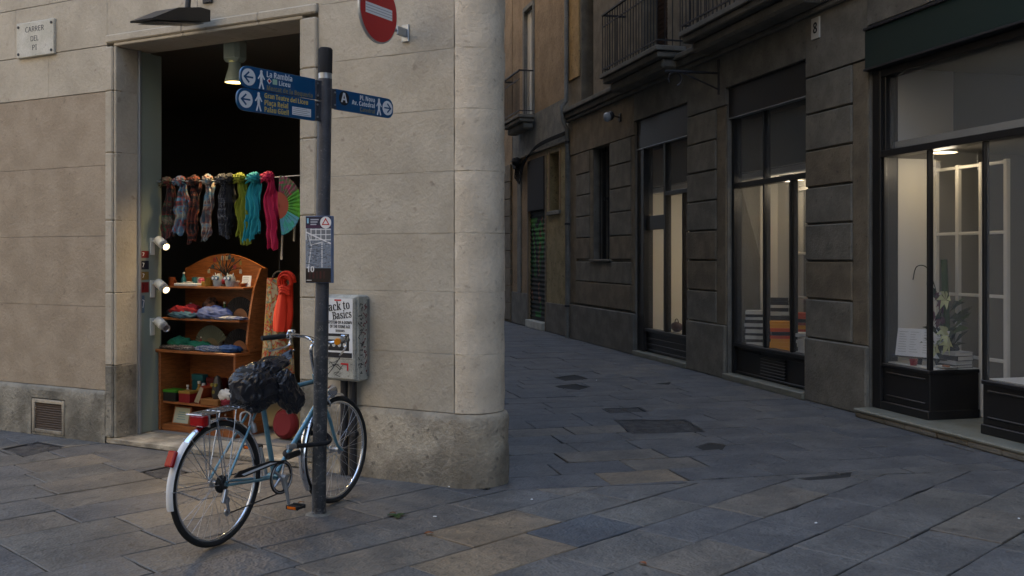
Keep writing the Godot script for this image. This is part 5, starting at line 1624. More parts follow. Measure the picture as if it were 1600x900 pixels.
# ---------------------------------------------------------------- on the corner wall
func make_wall_things() -> void:
	# street name plaque
	var o := thing("street_plaque", "white marble street name plaque reading CARRER DEL PI", "plaque", on_left(-3.9925, 3.352, 0.0))
	var st := new_st()
	box(st, Vector3(-0.2515, 0, -0.002), Vector3(0.2515, 0.312, 0.028), 0.006)
	obj("slab", st, M.marble, o)
	for l in [["CARRER", 0.245, 0.25], ["DEL", 0.16, 0.105], ["PI", 0.08, 0.06]]:
		text(o, l[0], Vector3(-0.005, l[1], 0.0285), 0.048, mat(Color(0.22, 0.24, 0.28), 0.7), l[2], 0, false)
	for sx in [-1.0, 1.0]:
		for y in [0.035, 0.277]:
			st = new_st()
			prism(st, disc_poly(Vector2(sx * 0.222, y), 0.013, 12), 0.028, 0.034)
			obj("screw", st, M.iron, o)
	# vent
	o = thing("wall_vent", "rusty brown louvred vent in the plinth", "vent", on_left(-3.8115, 0.02, 0.0))
	bars(o, "frame", [[-0.215, -0.18, 0.002, 0.30, -0.08, 0.036], [0.18, 0.215, 0.002, 0.30, -0.08, 0.036], [-0.18, 0.18, 0.265, 0.30, -0.08, 0.036], [-0.18, 0.18, 0.002, 0.035, -0.08, 0.036]], M.plinth, 0.006)
	bars(o, "backing", [[-0.18, 0.18, 0.035, 0.265, -0.08, -0.06]], M.black_matt, 0.0)
	for k in 11:
		st = new_st()
		box(st, Vector3(-0.18, -0.006, -0.012), Vector3(0.18, 0.006, 0.012), 0.002, Transform3D(Basis(Vector3.RIGHT, 0.6), Vector3(0, 0.047 + k * 0.0205, 0.012)))
		obj("louvre", st, mat(Color(0.33, 0.28, 0.24), 0.7), o)
	# black lamp above the shop
	o = thing("outdoor_floodlight", "flat black floodlight on an arm above the shop opening", "lamp", on_left(-1.93, 3.30, 0.0))
	st = new_st()
	var side := PackedVector2Array([Vector2(0.10, 0.10), Vector2(0.66, 0.0), Vector2(0.665, 0.012), Vector2(0.42, 0.14), Vector2(0.2, 0.19), Vector2(0.10, 0.19)])
	prism(st, side, -0.12, 0.12, Transform3D(Basis(Vector3.UP, -PI / 2), Vector3.ZERO), 0.01)
	obj("housing", st, M.black_paint, o)
	st = new_st()
	box(st, Vector3(-0.09, 0.0, 0.0), Vector3(0.09, 0.004, 0.48), 0.0, Transform3D(Basis(Vector3.RIGHT, 0.175), Vector3(0, 0.078, 0.14)))
	obj("lens", st, mat(Color(0.3, 0.31, 0.32), 0.2), o)
	st = new_st()
	box(st, Vector3(-0.05, 0.28, 0.0), Vector3(0.05, 0.42, 0.02), 0.004)
	tube(st, curve([Vector3(0, 0.35, 0.01), Vector3(0, 0.35, 0.12), Vector3(0, 0.29, 0.2), Vector3(0, 0.18, 0.22)]), 0.022, 10)
	obj("arm", st, M.iron, o)
	# no-entry sign, standing out from the wall
	o = thing("no_entry_sign", "round red no-entry sign on a bracket standing out from the wall", "sign", LT * Transform3D(Basis(Vector3.UP, PI / 2), Vector3(-0.02, 3.21, 0.378)))
	st = new_st()
	lathe(st, [Vector2(0, -0.012), Vector2(0.205, -0.012), Vector2(0.213, -0.008), Vector2(0.213, 0.008), Vector2(0.208, 0.010), Vector2(0, 0.010)], 48, Transform3D(Basis(Vector3.RIGHT, PI / 2), Vector3.ZERO))
	obj("disc", st, M.alu, o)
	st = new_st()
	prism(st, disc_poly(Vector2.ZERO, 0.203, 48), 0.0102, 0.0115)
	obj("red_face", st, M.sign_red, o)
	st = new_st()
	box(st, Vector3(-0.15, -0.036, 0.0115), Vector3(0.15, 0.036, 0.0125))
	var barn := obj("white_bar", st, M.white, o)
	st = new_st()
	for k in 3: box(st, Vector3(-0.148, -0.020 + k * 0.018, 0.0125), Vector3(0.148, -0.0165 + k * 0.018, 0.0129))
	obj("bar_print", st, mat(Color(0.55, 0.57, 0.6)), barn)
	st = new_st()
	tube(st, [Vector3(-0.1, -0.07, -0.03), Vector3(0.37, -0.07, -0.03)], 0.013, 8)
	box(st, Vector3(0.362, -0.13, -0.06), Vector3(0.376, -0.01, 0.0), 0.003)
	box(st, Vector3(0.25, -0.1, -0.035), Vector3(0.362, -0.04, -0.012), 0.004)
	box(st, Vector3(-0.12, -0.09, -0.04), Vector3(-0.06, -0.05, -0.012), 0.003)
	obj("bracket", st, M.alu, o)
	# meter box
	o = thing("meter_box", "grey graffitied utility box on the wall with two dark pipes below", "utility box", on_left(-0.5235, 0.69, 0.0))
	var boxm := grain(Color(0.58, 0.58, 0.545), Color(0.68, 0.675, 0.635), Color(0.34, 0.34, 0.32), 131, 0.07, 0.16, 1.4, 0.2, 0.7)
	st = new_st()
	box(st, Vector3(-0.1565, 0.0, 0.0), Vector3(0.1565, 0.61, 0.135), 0.012)
	obj("body", st, boxm, o)
	st = new_st()
	box(st, Vector3(-0.150, 0.012, 0.135), Vector3(0.145, 0.60, 0.158), 0.010)
	obj("door", st, boxm, o)
	st = new_st()
	box(st, Vector3(0.1565, 0.03, 0.004), Vector3(0.162, 0.58, 0.03), 0.002)
	obj("side_flange", st, M.cement, o)
	for x in [-0.03, 0.05]:
		st = new_st()
		tube(st, [Vector3(x, -0.69, 0.05), Vector3(x, 0.002, 0.05)], 0.027, 12)
		obj("pipe", st, M.iron, o)
	st = new_st()
	box(st, Vector3(-0.07, -0.4, 0.0), Vector3(0.09, -0.37, 0.08), 0.003)
	obj("pipe_clamp", st, M.iron, o)
	# graffiti strokes on the near side of the box
	var gt := Transform3D(Basis(Vector3.UP, PI / 2), Vector3(0.157, 0, 0.07))
	for pass_ in 2:
		st = new_st()
		for k in 17:
			var y := 0.07 + k * 0.029
			var x := 0.022 if pass_ == 0 else -0.03
			var pts := [Vector2(x + rng.randf_range(-0.016, 0.016), y)]
			for q in 3: pts.append(pts[-1] + Vector2(rng.randf_range(-0.024, 0.024), rng.randf_range(-0.012, 0.02)))
			for q in pts.size():
				pts[q].x = clampf(pts[q].x, -0.06, 0.06)
			var sub := new_st()
			stroke(sub, pts, 0.006, 0.0, 0.0006)
			st.append_from(sub.commit(), 0, gt)
		obj("graffiti_tag", st, M.ink if pass_ == 1 else mat(Color(0.42, 0.08, 0.12), 0.6), o).set_meta("kind", "stuff")
	st = new_st()
	for k in 9:
		var pts := [Vector2(rng.randf_range(-0.1, 0.1), rng.randf_range(0.03, 0.15))]
		for q in 3: pts.append(Vector2(clampf(pts[-1].x + rng.randf_range(-0.05, 0.05), -0.13, 0.12), clampf(pts[-1].y + rng.randf_range(-0.03, 0.03), 0.02, 0.16)))
		stroke(st, pts, 0.004, 0.158, 0.1585)
	obj("graffiti_scrawl", st, M.ink, o)
	st = new_st()
	stroke(st, [Vector2(0.03, 0.125), Vector2(0.085, 0.125), Vector2(0.085, 0.085)], 0.012, 0.158, 0.1592)
	obj("graffiti_mark", st, M.sign_red, o)
	# poster
	o = thing("music_poster", "white music poster with a black cassette player pasted on the utility box", "poster", on_left(-0.5235, 0.85, 0.1585))
	st = new_st()
	sheet(st, 12, 12, func(u: float, v: float) -> Vector3: return Vector3(-0.145 + 0.275 * u, 0.005 + 0.425 * (1.0 - v), 0.0012 + 0.0025 * absf(sin(u * 9.0 + v * 4.0)) * (1.0 if u > 0.9 or v < 0.08 else 0.15)))
	obj("paper", st, M.white, o)
	var zz := 0.003
	text(o, "Back to", Vector3(-0.01, 0.372, zz), 0.062, M.ink, 0.23, 0, true, "Droid Serif", 0.12)
	text(o, "Basics", Vector3(0.035, 0.312, zz), 0.056, M.ink, 0.17, 0, true, "Droid Serif", 0.12)
	text(o, "SYSTEM OF A DOWN", Vector3(0.125, 0.258, zz), 0.022, M.ink, 0.21, 1)
	text(o, "OF THE STONE AGE", Vector3(0.11, 0.228, zz), 0.022, M.ink, 0.18, 1)
	text(o, "SESIONS", Vector3(0.02, 0.198, zz), 0.016, M.ink, 0.08)
	st = new_st()
	box(st, Vector3(-0.03, 0.41, zz), Vector3(0.03, 0.421, zz + 0.0006))
	obj("red_heading", st, M.sign_red, o)
	st = new_st()
	box(st, Vector3(-0.13, 0.058, zz), Vector3(0.10, 0.178, zz + 0.0008))
	box(st, Vector3(-0.143, 0.008, zz), Vector3(0.125, 0.044, zz + 0.0008))
	var cs := obj("cassette_player", st, M.ink, o)
	st = new_st()
	box(st, Vector3(-0.12, 0.135, zz + 0.0008), Vector3(0.09, 0.158, zz + 0.0014))
	for x in [-0.085, -0.035, 0.015, 0.06]: prism(st, disc_poly(Vector2(x, 0.098), 0.015, 14), zz + 0.0008, zz + 0.0014)
	obj("player_dials", st, mat(Color(0.72, 0.72, 0.7)), cs)

# ---------------------------------------------------------------- goods in the shop
func scarf(label: String, x: float, low: float, wide: float, m: Material, seed_: int) -> void:
	var top := 2.225
	var o := thing("scarf", label, "scarf", on_left(x, top, -0.42), "scarves hanging in the shop window")
	var len_ := top - low
	var n := FastNoiseLite.new(); n.seed = seed_; n.frequency = 0.9
	var ph := rng.randf() * TAU
	for side in 2:
		var st := new_st()
		var short := rng.randf_range(0.80, 0.95) if side == 1 else 1.0
		var off := rng.randf_range(-0.3, 0.3) * wide * (0.35 if side == 0 else 1.0)
		var swing := rng.randf_range(-0.04, 0.04)
		var folds := rng.randf_range(13.0, 19.0)
		var slant := rng.randf_range(-0.05, 0.05)
		var zz := 0.022 if side == 0 else -0.012
		sheet(st, 40, 26, func(u: float, v: float) -> Vector3:
			var w := wide * (0.34 + 0.60 * smoothstep(0.0, 0.55, v) - 0.14 * smoothstep(0.6, 1.0, v))
			var pl := sin(u * folds + ph + 1.6 * v + 3.0 * n.get_noise_2d(u * 1.5, v * 1.5 + side * 7.0))
			var y := 0.0 - (len_ * short) * v + slant * (u - 0.5) * v + 0.012 * sin(u * 21.0) * smoothstep(0.94, 1.0, v)
			return Vector3((u - 0.5) * w + off * v + swing * v + 0.05 * n.get_noise_2d(v * 1.6, 3.0 + side), y, zz + pl * (0.010 + 0.012 * v) - 0.10 * (u - 0.5) * (u - 0.5) * (1.0 - v) + 0.02 * n.get_noise_2d(v * 2.0, 9.0)))
		obj("hanging_end", st, m, o)
	# bunched knot over the cord, its loop drawn to one side
	var kt := new_st()
	blob(kt, Vector3(0.0, 0.0, 0.012), Vector3(wide * 0.27, 0.036, 0.034), seed_, 0.55, 1.7, 30, 20, true)
	for k in 5:
		var yy := 0.022 - 0.013 * k
		tube(kt, curve([Vector3(wide * 0.12, yy - 0.012, 0.03), Vector3(-wide * 0.15, yy + 0.006, 0.032 - 0.004 * k), Vector3(-wide * 0.5, yy + rng.randf_range(-0.004, 0.012), 0.008 * (k % 2)), Vector3(-wide * rng.randf_range(0.7, 0.95), yy * 1.3 + rng.randf_range(-0.012, 0.012), -0.004)], 5), [0.005, 0.007, 0.008, 0.009, 0.010, 0.010, 0.011, 0.011, 0.011, 0.011, 0.010, 0.009, 0.008, 0.006, 0.004, 0.002], 6)
	obj("knot", kt, m, o)

func fan(label: String, t: Transform3D, r: float, a0: float, a1: float, leaf_m: Array, rib_m: Material) -> void:
	var o := thing("folding_fan", label, "fan", t, "folding fans in the souvenir shop")
	var n := 18
	var parts := leaf_m.size()
	for p in parts:
		var st := new_st()
		st.set_smooth_group(-1)
		for k in range(p * n / parts, (p + 1) * n / parts):
			for h in 2:
				var b0 := deg_to_rad(lerpf(a0, a1, (k + h * 0.5) / n)); var b1 := deg_to_rad(lerpf(a0, a1, (k + h * 0.5 + 0.5) / n))
				var z0 := 0.0 if h == 0 else 0.007; var z1 := 0.007 if h == 0 else 0.0
				var c0 := Vector3(cos(b0), sin(b0), 0); var c1 := Vector3(cos(b1), sin(b1), 0)
				quad(st, c0 * r * 0.45 + Vector3(0, 0, z0), c0 * r + Vector3(0, 0, z0), c1 * r + Vector3(0, 0, z1), c1 * r * 0.45 + Vector3(0, 0, z1))
		obj("leaf", st, leaf_m[p], o)
	var st2 := new_st()
	for k in n:
		var a := deg_to_rad(lerpf(a0, a1, (k + 0.5) / n))
		var d := Vector3(cos(a), sin(a), 0); var s := Vector3(-sin(a), cos(a), 0)
		st2.set_smooth_group(-1)
		quad(st2, s * -0.004 + Vector3(0, 0, 0.002 * (k % 2)), d * r * 0.46 - s * r * 0.06 + Vector3(0, 0, 0.002 * (k % 2)), d * r * 0.46 + s * r * 0.06 + Vector3(0, 0, 0.002 * (k % 2)), s * 0.004 + Vector3(0, 0, 0.002 * (k % 2)))
	obj("ribs", st2, rib_m, o)

func folded(label: String, x: float, y: float, z: float, size: Vector3, m: Material, seed_: int) -> void:
	var o := thing("folded_cloth", label, "cloth", on_left(x, y, z), "cloths lying on the display shelves")
	var st := new_st()
	blob(st, Vector3(0, size.y * 0.42, 0), size * Vector3(0.5, 0.5, 0.5), seed_, 0.5, 1.5, 30, 16, true)
	obj("fabric", st, m, o)

func spot_lamp(label: String, y: float, lit: bool) -> void:
	var o := thing("spot_lamp", label, "lamp", on_left(-2.964, y, -0.36), "white spot lamps on the side panel")
	var st := new_st()
	box(st, Vector3(0.0, -0.12, -0.025), Vector3(0.014, 0.03, 0.025), 0.003)
	tube(st, [Vector3(0.012, 0.0, 0), Vector3(0.07, -0.005, 0.01)], 0.009, 8)
	obj("bracket", st, M.lamp_white, o)
	var dir := Vector3(0.86, -0.36, 0.24).normalized()
	var c := Vector3(0.075, 0.01, 0.0)
	var t := Transform3D(Basis(Quaternion(Vector3.UP, dir)).scaled(Vector3.ONE * 1.4), c)
	st = new_st()
	lathe(st, [Vector2(0, 0.0), Vector2(0.024, 0.0), Vector2(0.029, 0.006), Vector2(0.029, 0.075), Vector2(0.027, 0.078), Vector2(0.0, 0.078)], 20, t)
	obj("body", st, M.lamp_white, o)
	st = new_st()
	lathe(st, [Vector2(0.016, 0.078), Vector2(0.016, 0.1), Vector2(0.024, 0.114), Vector2(0.024, 0.119), Vector2(0.02, 0.119), Vector2(0.014, 0.108)], 18, t)
	obj("reflector", st, M.steel, o)
	st = new_st()
	lathe(st, [Vector2(0, 0.110), Vector2(0.0195, 0.110), Vector2(0.0195, 0.114), Vector2(0, 0.116)], 18, t)
	obj("bulb", st, glow(Color(1.0, 0.88, 0.62), 3.0) if lit else mat(Color(0.4, 0.4, 0.4), 0.2), o)
	if lit:
		var l := SpotLight3D.new()
		l.name = "light"
		l.light_color = Color(1.0, 0.84, 0.6); l.light_energy = 0.22; l.spot_angle = 40; l.spot_range = 6.0; l.spot_attenuation = 2.0; l.light_size = 0.03; l.shadow_enabled = true
		o.add_child(l)
		l.position = c + dir * 0.175
		l.basis = Basis.looking_at(dir, Vector3.UP)

func small(called: String, label: String, cat: String, x: float, y: float, z: float, group := "small goods on the display shelves") -> Node3D:
	return thing(called, label, cat, on_left(x, y, z), group)

func make_shop_goods() -> void:
	# display dresser
	var o := thing("display_dresser", "orange-brown wooden display dresser with an arched back inside the open shop", "dresser", on_left(-2.50, 0.056, -0.60))
	pieces(o, "side", [[-0.45, -0.425, 0.0, 0.685, -0.18, 0.18], [0.425, 0.45, 0.0, 0.685, -0.18, 0.18]], M.pine, 0.003)
	bars(o, "cabinet_back", [[-0.425, 0.425, 0.0, 0.685, -0.18, -0.165]], M.pine, 0.0)
	bars(o, "top_board", [[-0.47, 0.47, 0.6855, 0.71, -0.18, 0.2]], M.pine, 0.005)
	bars(o, "middle_board", [[-0.424, 0.424, 0.235, 0.255, -0.164, 0.16]], M.pine, 0.003)
	bars(o, "bottom_board", [[-0.424, 0.424, 0.0, 0.055, -0.164, 0.165]], M.pine, 0.003)
	var st := new_st()
	var arch := PackedVector2Array([Vector2(-0.48, 0.711), Vector2(0.48, 0.711), Vector2(0.48, 1.42)])
	for k in 13: arch.append(Vector2(0.46 - 0.92 * k / 12.0, 1.42 + 0.125 * sin(PI * k / 12.0)))
	arch.append(Vector2(-0.48, 1.42))
	prism(st, arch, -0.18, -0.16, Transform3D(), 0.003)
	obj("arched_back", st, M.pine, o)
	for s in [-1.0, 1.0]:
		st = new_st()
		prism(st, PackedVector2Array([Vector2(-0.16, 0.711), Vector2(0.04, 0.711), Vector2(0.07, 0.78), Vector2(0.05, 0.95), Vector2(0.02, 1.1), Vector2(-0.02, 1.26), Vector2(-0.10, 1.42), Vector2(-0.16, 1.42)]), -0.011, 0.011, Transform3D(Basis(Vector3.UP, -PI / 2), Vector3(s * 0.469, 0, 0)), 0.002)
		if s > 0: obj("hutch_side", st, M.pine, o)
	bars(o, "shelf", [[-0.50, 0.456, 0.965, 0.985, -0.159, 0.14]], M.pine, 0.004)
	bars(o, "shelf", [[-0.48, 0.456, 1.242, 1.262, -0.159, 0.09]], M.pine, 0.004)
	# scarves on their line
	o = thing("scarf_line", "thin cord stretched across the shop window for the scarves", "cord", on_left(-2.94, 2.235, -0.42))
	st = new_st()
	tube(st, curve([Vector3(0, 0, 0), Vector3(0.9, -0.02, 0), Vector3(1.92, 0.0, 0)]), 0.004, 6)
	obj("cord", st, M.white_frame, o)
	for e in [0.0, 1.92]:
		st = new_st()
		box(st, Vector3(e - 0.02, -0.01, -0.01), Vector3(e + 0.02, 0.01, 0.01), 0.002)
		obj("hook", st, M.steel, o)
	var K := Color(0.08, 0.07, 0.08)
	scarf("dark scarf with red and green flowers, next to the pale side panel", -2.83, 1.72, 0.13, cloth([K, Color(0.12, 0.1, 0.1), Color(0.35, 0.12, 0.1), Color(0.16, 0.26, 0.18), Color(0.45, 0.4, 0.34)], 3), 1)
	scarf("light scarf printed with blue and red flowers", -2.665, 1.77, 0.15, cloth([Color(0.5, 0.5, 0.46), Color(0.3, 0.45, 0.55), Color(0.5, 0.2, 0.18), Color(0.2, 0.2, 0.2), Color(0.3, 0.38, 0.24)], 7), 2)
	scarf("black scarf with rust orange print", -2.50, 1.70, 0.13, cloth([K, K, Color(0.42, 0.17, 0.08), Color(0.14, 0.1, 0.1), Color(0.3, 0.12, 0.09)], 11), 3)
	scarf("pale blue and white floral scarf", -2.345, 1.72, 0.11, cloth([Color(0.55, 0.55, 0.5), Color(0.35, 0.5, 0.58), Color(0.6, 0.56, 0.5), Color(0.45, 0.25, 0.2), Color(0.2, 0.24, 0.28)], 13), 4)
	scarf("black scarf with white dashes and dark blue patches", -2.185, 1.74, 0.13, cloth([K, Color(0.1, 0.12, 0.17), K, Color(0.45, 0.45, 0.45), Color(0.16, 0.2, 0.28)], 17, 0.06), 5)  # the blue is one of the printed dyes
	scarf("plain black scarf beside the olive one", -2.10, 1.76, 0.10, mat(Color(0.09, 0.09, 0.1), 0.9), 6)
	scarf("plain olive green scarf between the black and turquoise ones", -1.985, 1.68, 0.135, mat(Color(0.42, 0.45, 0.07), 0.85), 7)
	scarf("plain turquoise scarf with a big knot", -1.83, 1.70, 0.14, mat(Color(0.06, 0.50, 0.55), 0.85), 8)
	scarf("magenta scarf with a coral knot", -1.675, 1.64, 0.14, mat(Color(0.62, 0.04, 0.24), 0.85), 9)
	fan("big open fan in pink, green and blue hanging beside the scarves", on_left(-1.585, 1.99, -0.42), 0.245, -82, 88, [cloth([Color(0.3, 0.5, 0.6), Color(0.2, 0.55, 0.5)], 21), cloth([Color(0.28, 0.55, 0.12), Color(0.2, 0.45, 0.15)], 22), cloth([Color(0.6, 0.2, 0.35), Color(0.25, 0.4, 0.25), Color(0.45, 0.2, 0.3)], 23)], mat(Color(0.50, 0.16, 0.05), 0.5))
	fan("open black fan leaning on the middle shelf", on_left(-2.20, 1.046, -0.64), 0.185, 6, 174, [M.black_matt], mat(Color(0.55, 0.38, 0.26), 0.6))
	fan("open black fan standing on the dresser top", on_left(-2.20, 0.772, -0.63), 0.185, 5, 178, [mat(Color(0.08, 0.08, 0.1), 0.9)], mat(Color(0.50, 0.33, 0.22), 0.6))
	fan("pale grey-green open fan on the dresser top", on_left(-2.56, 0.772, -0.66), 0.20, 25, 165, [mat(Color(0.40, 0.42, 0.36), 0.8)], mat(Color(0.45, 0.42, 0.34), 0.6))
	# lamps
	o = thing("shop_spotlight", "big grey-green spotlight hanging below the shop lintel", "lamp", on_left(-2.13, 3.045, -0.5))
	st = new_st()
	box(st, Vector3(-0.09, 0.17, -0.07), Vector3(0.09, 0.36, 0.07), 0.03)
	tube(st, [Vector3(0, 0.35, 0), Vector3(0, 0.46, 0)], 0.015, 8)
	obj("ballast_box", st, M.lamp_grey, o)
	st = new_st()
	lathe(st, [Vector2(0.05, 0.17), Vector2(0.055, 0.12), Vector2(0.09, 0.0), Vector2(0.084, 0.0), Vector2(0.05, 0.12)], 28)
	obj("lamp_cone", st, M.lamp_grey, o)
	st = new_st()
	lathe(st, [Vector2(0, 0.004), Vector2(0.083, 0.004), Vector2(0.083, 0.012), Vector2(0, 0.012)], 28)
	obj("glowing_lens", st, glow(Color(1.0, 0.84, 0.5), 1.6), o)
	var l := SpotLight3D.new()
	l.name = "light"
	l.light_color = Color(1.0, 0.86, 0.62); l.light_energy = 1.1; l.spot_angle = 48; l.spot_range = 8.0; l.spot_attenuation = 2.0; l.light_size = 0.08; l.shadow_enabled = true
	o.add_child(l)
	l.position = Vector3(0, -0.02, 0)
	l.basis = Basis.looking_at(Vector3(0, -1, 0.02), Vector3.BACK)
	spot_lamp("lit white spot lamp, topmost on the side panel", 1.71, true)
	spot_lamp("lit white spot lamp, middle one on the side panel", 1.34, true)
	spot_lamp("unlit white spot lamp, lowest on the side panel", 1.01, false)
	# stickers on the glass
	for s in [[1.565, 0.06, Color(0.45, 0.12, 0.13), "small red and white sticker on the pale side panel"], [1.465, 0.075, Color(0.05, 0.10, 0.17), "dark blue sticker with a pale sign on the pale side panel"], [1.375, 0.07, Color(0.50, 0.40, 0.2), "yellow card sticker on the pale side panel"], [1.265, 0.09, Color(0.48, 0.06, 0.07), "red sticker with a black star on the pale side panel"], [1.09, 0.15, Color(0.30, 0.40, 0.48), "tall pale blue sticker strip on the pale side panel"]]:
		o = thing("sticker", s[3], "sticker", LT * Transform3D(Basis(Vector3.UP, PI / 2), Vector3(-2.9635, s[0], -0.285)), "stickers on the pale side panel")
		st = new_st()
		box(st, Vector3(-0.042 if s[1] < 0.14 else -0.035, 0, -0.001), Vector3(0.042 if s[1] < 0.14 else -0.005, s[1], 0.0005))
		obj("film", st, mat(s[2], 0.5), o)
		st = new_st()
		stroke(st, [Vector2(-0.022, s[1] * 0.3), Vector2(-0.01, s[1] * 0.7), Vector2(-0.024, s[1] * 0.75)], 0.006, 0.0005, 0.0011)
		obj("mark", st, M.white if s[1] != 0.09 else M.ink, o)
	# top shelf
	var ys := 1.319
	o = small("white_tray", "long white tray on the top shelf", "tray", -2.72, ys, -0.56)
	st = new_st(); box(st, Vector3(-0.14, 0, -0.05), Vector3(0.14, 0.022, 0.05), 0.004); obj("tray", st, M.white_frame, o)
	st = new_st(); box(st, Vector3(-0.13, 0.0221, -0.04), Vector3(0.13, 0.024, 0.04)); obj("lining", st, M.white, o)
	for k in 3:
		o = small("owl_figurine", ["white owl figurine with blue ringed eyes beside the bead tree", "second white owl figurine with blue ringed eyes", "small silver owl figurine behind the white owls"][k], "figurine", [-2.38, -2.24, -2.45][k], ys, [-0.56, -0.56, -0.6][k])
		var sc: float = [1.0, 1.0, 0.85][k]
		st = new_st()
		lathe(st, [Vector2(0, 0), Vector2(0.038 * sc, 0), Vector2(0.045 * sc, 0.04 * sc), Vector2(0.042 * sc, 0.075 * sc), Vector2(0.03 * sc, 0.098 * sc), Vector2(0, 0.105 * sc)], 18)
		obj("body", st, mat(Color(0.55, 0.57, 0.58), 0.4), o)
		for s in [-1.0, 1.0]:
			st = new_st()
			prism(st, disc_poly(Vector2(s * 0.02 * sc, 0.072 * sc), 0.018 * sc, 16), 0.03 * sc, 0.045 * sc)
			var eye := obj("eye", st, mat(Color(0.25, 0.38, 0.5), 0.4), o)
			st = new_st()
			prism(st, disc_poly(Vector2(s * 0.02 * sc, 0.072 * sc), 0.011 * sc, 14), 0.045 * sc, 0.047 * sc)
			prism(st, disc_poly(Vector2(s * 0.02 * sc, 0.072 * sc), 0.004 * sc, 10), 0.047 * sc, 0.0485 * sc)
			obj("pupil", st, M.white, eye)
			st = new_st()
			tube(st, [Vector3(s * 0.028 * sc, 0.09 * sc, 0), Vector3(s * 0.036 * sc, 0.118 * sc, 0)], [0.01, 0.002], 6)
			obj("ear", st, mat(Color(0.55, 0.57, 0.58), 0.4), o)
	for k in 5:
		o = small("mug", ["copper mug at the far end of the top shelf", "teal striped mug behind the white tray", "white patterned mug behind the white tray", "crimson mug beside the bead tree", "small brass cup beside the owls"][k], "mug", [-2.92, -2.74, -2.67, -2.56, -2.47][k], ys, [-0.55, -0.65, -0.64, -0.66, -0.54][k])
		st = new_st()
		lathe(st, [Vector2(0, 0), Vector2(0.03, 0), Vector2(0.032, 0.075), Vector2(0.029, 0.075), Vector2(0.027, 0.006), Vector2(0, 0.006)], 16)
		var mm := mat([Color(0.50, 0.24, 0.10), Color(0.10, 0.34, 0.38), Color(0.55, 0.54, 0.5), Color(0.42, 0.05, 0.1), Color(0.5, 0.36, 0.12)][k], 0.35, 0.6 if k in [0, 4] else 0.0)
		obj("cup", st, mm, o)
		st = new_st()
		tube(st, arc_pts(Vector3(0.03, 0.038, 0), Vector3.RIGHT, Vector3.UP, 0.018, -90, 90, 8), 0.0045, 6)
		obj("handle", st, mm, o)
	o = small("price_card", "white printed card standing at the near end of the top shelf", "card", -2.10, ys, -0.60)
	st = new_st(); box(st, Vector3(-0.05, 0, -0.002), Vector3(0.05, 0.095, 0.002), 0.0, Transform3D(Basis(Vector3.RIGHT, -0.15), Vector3.ZERO)); obj("card", st, M.white, o)
	st = new_st()
	for k in 5: box(st, Vector3(-0.04, 0.02 + k * 0.014, 0.002), Vector3(0.03 - 0.01 * (k % 2), 0.0225 + k * 0.014, 0.0028), 0.0, Transform3D(Basis(Vector3.RIGHT, -0.15), Vector3.ZERO))
	obj("print", st, mat(Color(0.4, 0.4, 0.4)), o)
	o = small("bead_tree", "dark branching bead tree hung with small ornaments on the top shelf", "ornament", -2.40, ys, -0.68)
	st = new_st()
	tube(st, [Vector3(0, 0, 0), Vector3(0.005, 0.12, 0)], [0.012, 0.009], 8)
	var tips := []
	for k in 11:
		var a := PI * (0.08 + 0.84 * k / 10.0)
		var tip := Vector3(cos(a) * 0.17, 0.12 + sin(a) * 0.16, 0.05 * sin(k * 2.1))
		tube(st, curve([Vector3(0.005, 0.08, 0), Vector3(cos(a) * 0.07, 0.13 + 0.03 * sin(a), 0.02), tip], 4), 0.0045, 5)
		tips.append(tip)
	lathe(st, [Vector2(0, 0), Vector2(0.05, 0), Vector2(0.045, 0.008), Vector2(0.012, 0.015)], 14)
	obj("branches", st, M.black_matt, o)
	var oc := [Color(0.6, 0.6, 0.6), Color(0.45, 0.1, 0.08), Color(0.5, 0.45, 0.25), Color(0.15, 0.2, 0.22), Color(0.55, 0.5, 0.4), Color(0.2, 0.3, 0.36)]
	for k in tips.size():
		st = new_st()
		var c: Vector3 = tips[k]
		if k % 2: prism(st, disc_poly(Vector2(c.x, c.y - 0.03), 0.02, 14), c.z + 0.01, c.z + 0.014)
		else: box(st, Vector3(c.x - 0.015, c.y - 0.05, c.z), Vector3(c.x + 0.015, c.y - 0.015, c.z + 0.006), 0.002)
		obj("ornament", st, mat(oc[k % 6], 0.5), o)
	# middle shelf
	ys = 1.0415
	folded("crumpled crimson cloth on the middle shelf", -2.74, ys, -0.55, Vector3(0.30, 0.11, 0.16), mat(Color(0.50, 0.03, 0.09), 0.85), 5)
	folded("folded slate blue cloth under the crimson one", -2.72, ys, -0.485, Vector3(0.26, 0.06, 0.08), mat(Color(0.25, 0.38, 0.44), 0.85), 6)
	folded("rumpled lavender blue cloth on the middle shelf", -2.40, ys, -0.53, Vector3(0.30, 0.10, 0.16), mat(Color(0.33, 0.38, 0.55), 0.85), 7)
	folded("striped brown purse on the middle shelf", -2.56, ys, -0.66, Vector3(0.15, 0.16, 0.10), cloth([Color(0.35, 0.2, 0.15), Color(0.15, 0.08, 0.07), Color(0.5, 0.35, 0.28)], 31), 8)
	folded("flat lavender cloth with paper tags near the black fan", -2.22, ys, -0.50, Vector3(0.36, 0.03, 0.09), cloth([Color(0.36, 0.4, 0.56), Color(0.6, 0.6, 0.58), Color(0.3, 0.34, 0.5)], 33), 9)
	folded("small dark purse at the far end of the middle shelf", -2.93, ys, -0.56, Vector3(0.10, 0.07, 0.08), M.black_matt, 10)
	# dresser top
	ys = 0.767
	folded("emerald green cloth on the dresser top", -2.80, ys, -0.53, Vector3(0.20, 0.10, 0.14), mat(Color(0.03, 0.36, 0.26), 0.85), 11)
	folded("second emerald cloth beside the pale fan", -2.62, ys, -0.56, Vector3(0.24, 0.07, 0.12), mat(Color(0.03, 0.38, 0.28), 0.85), 12)
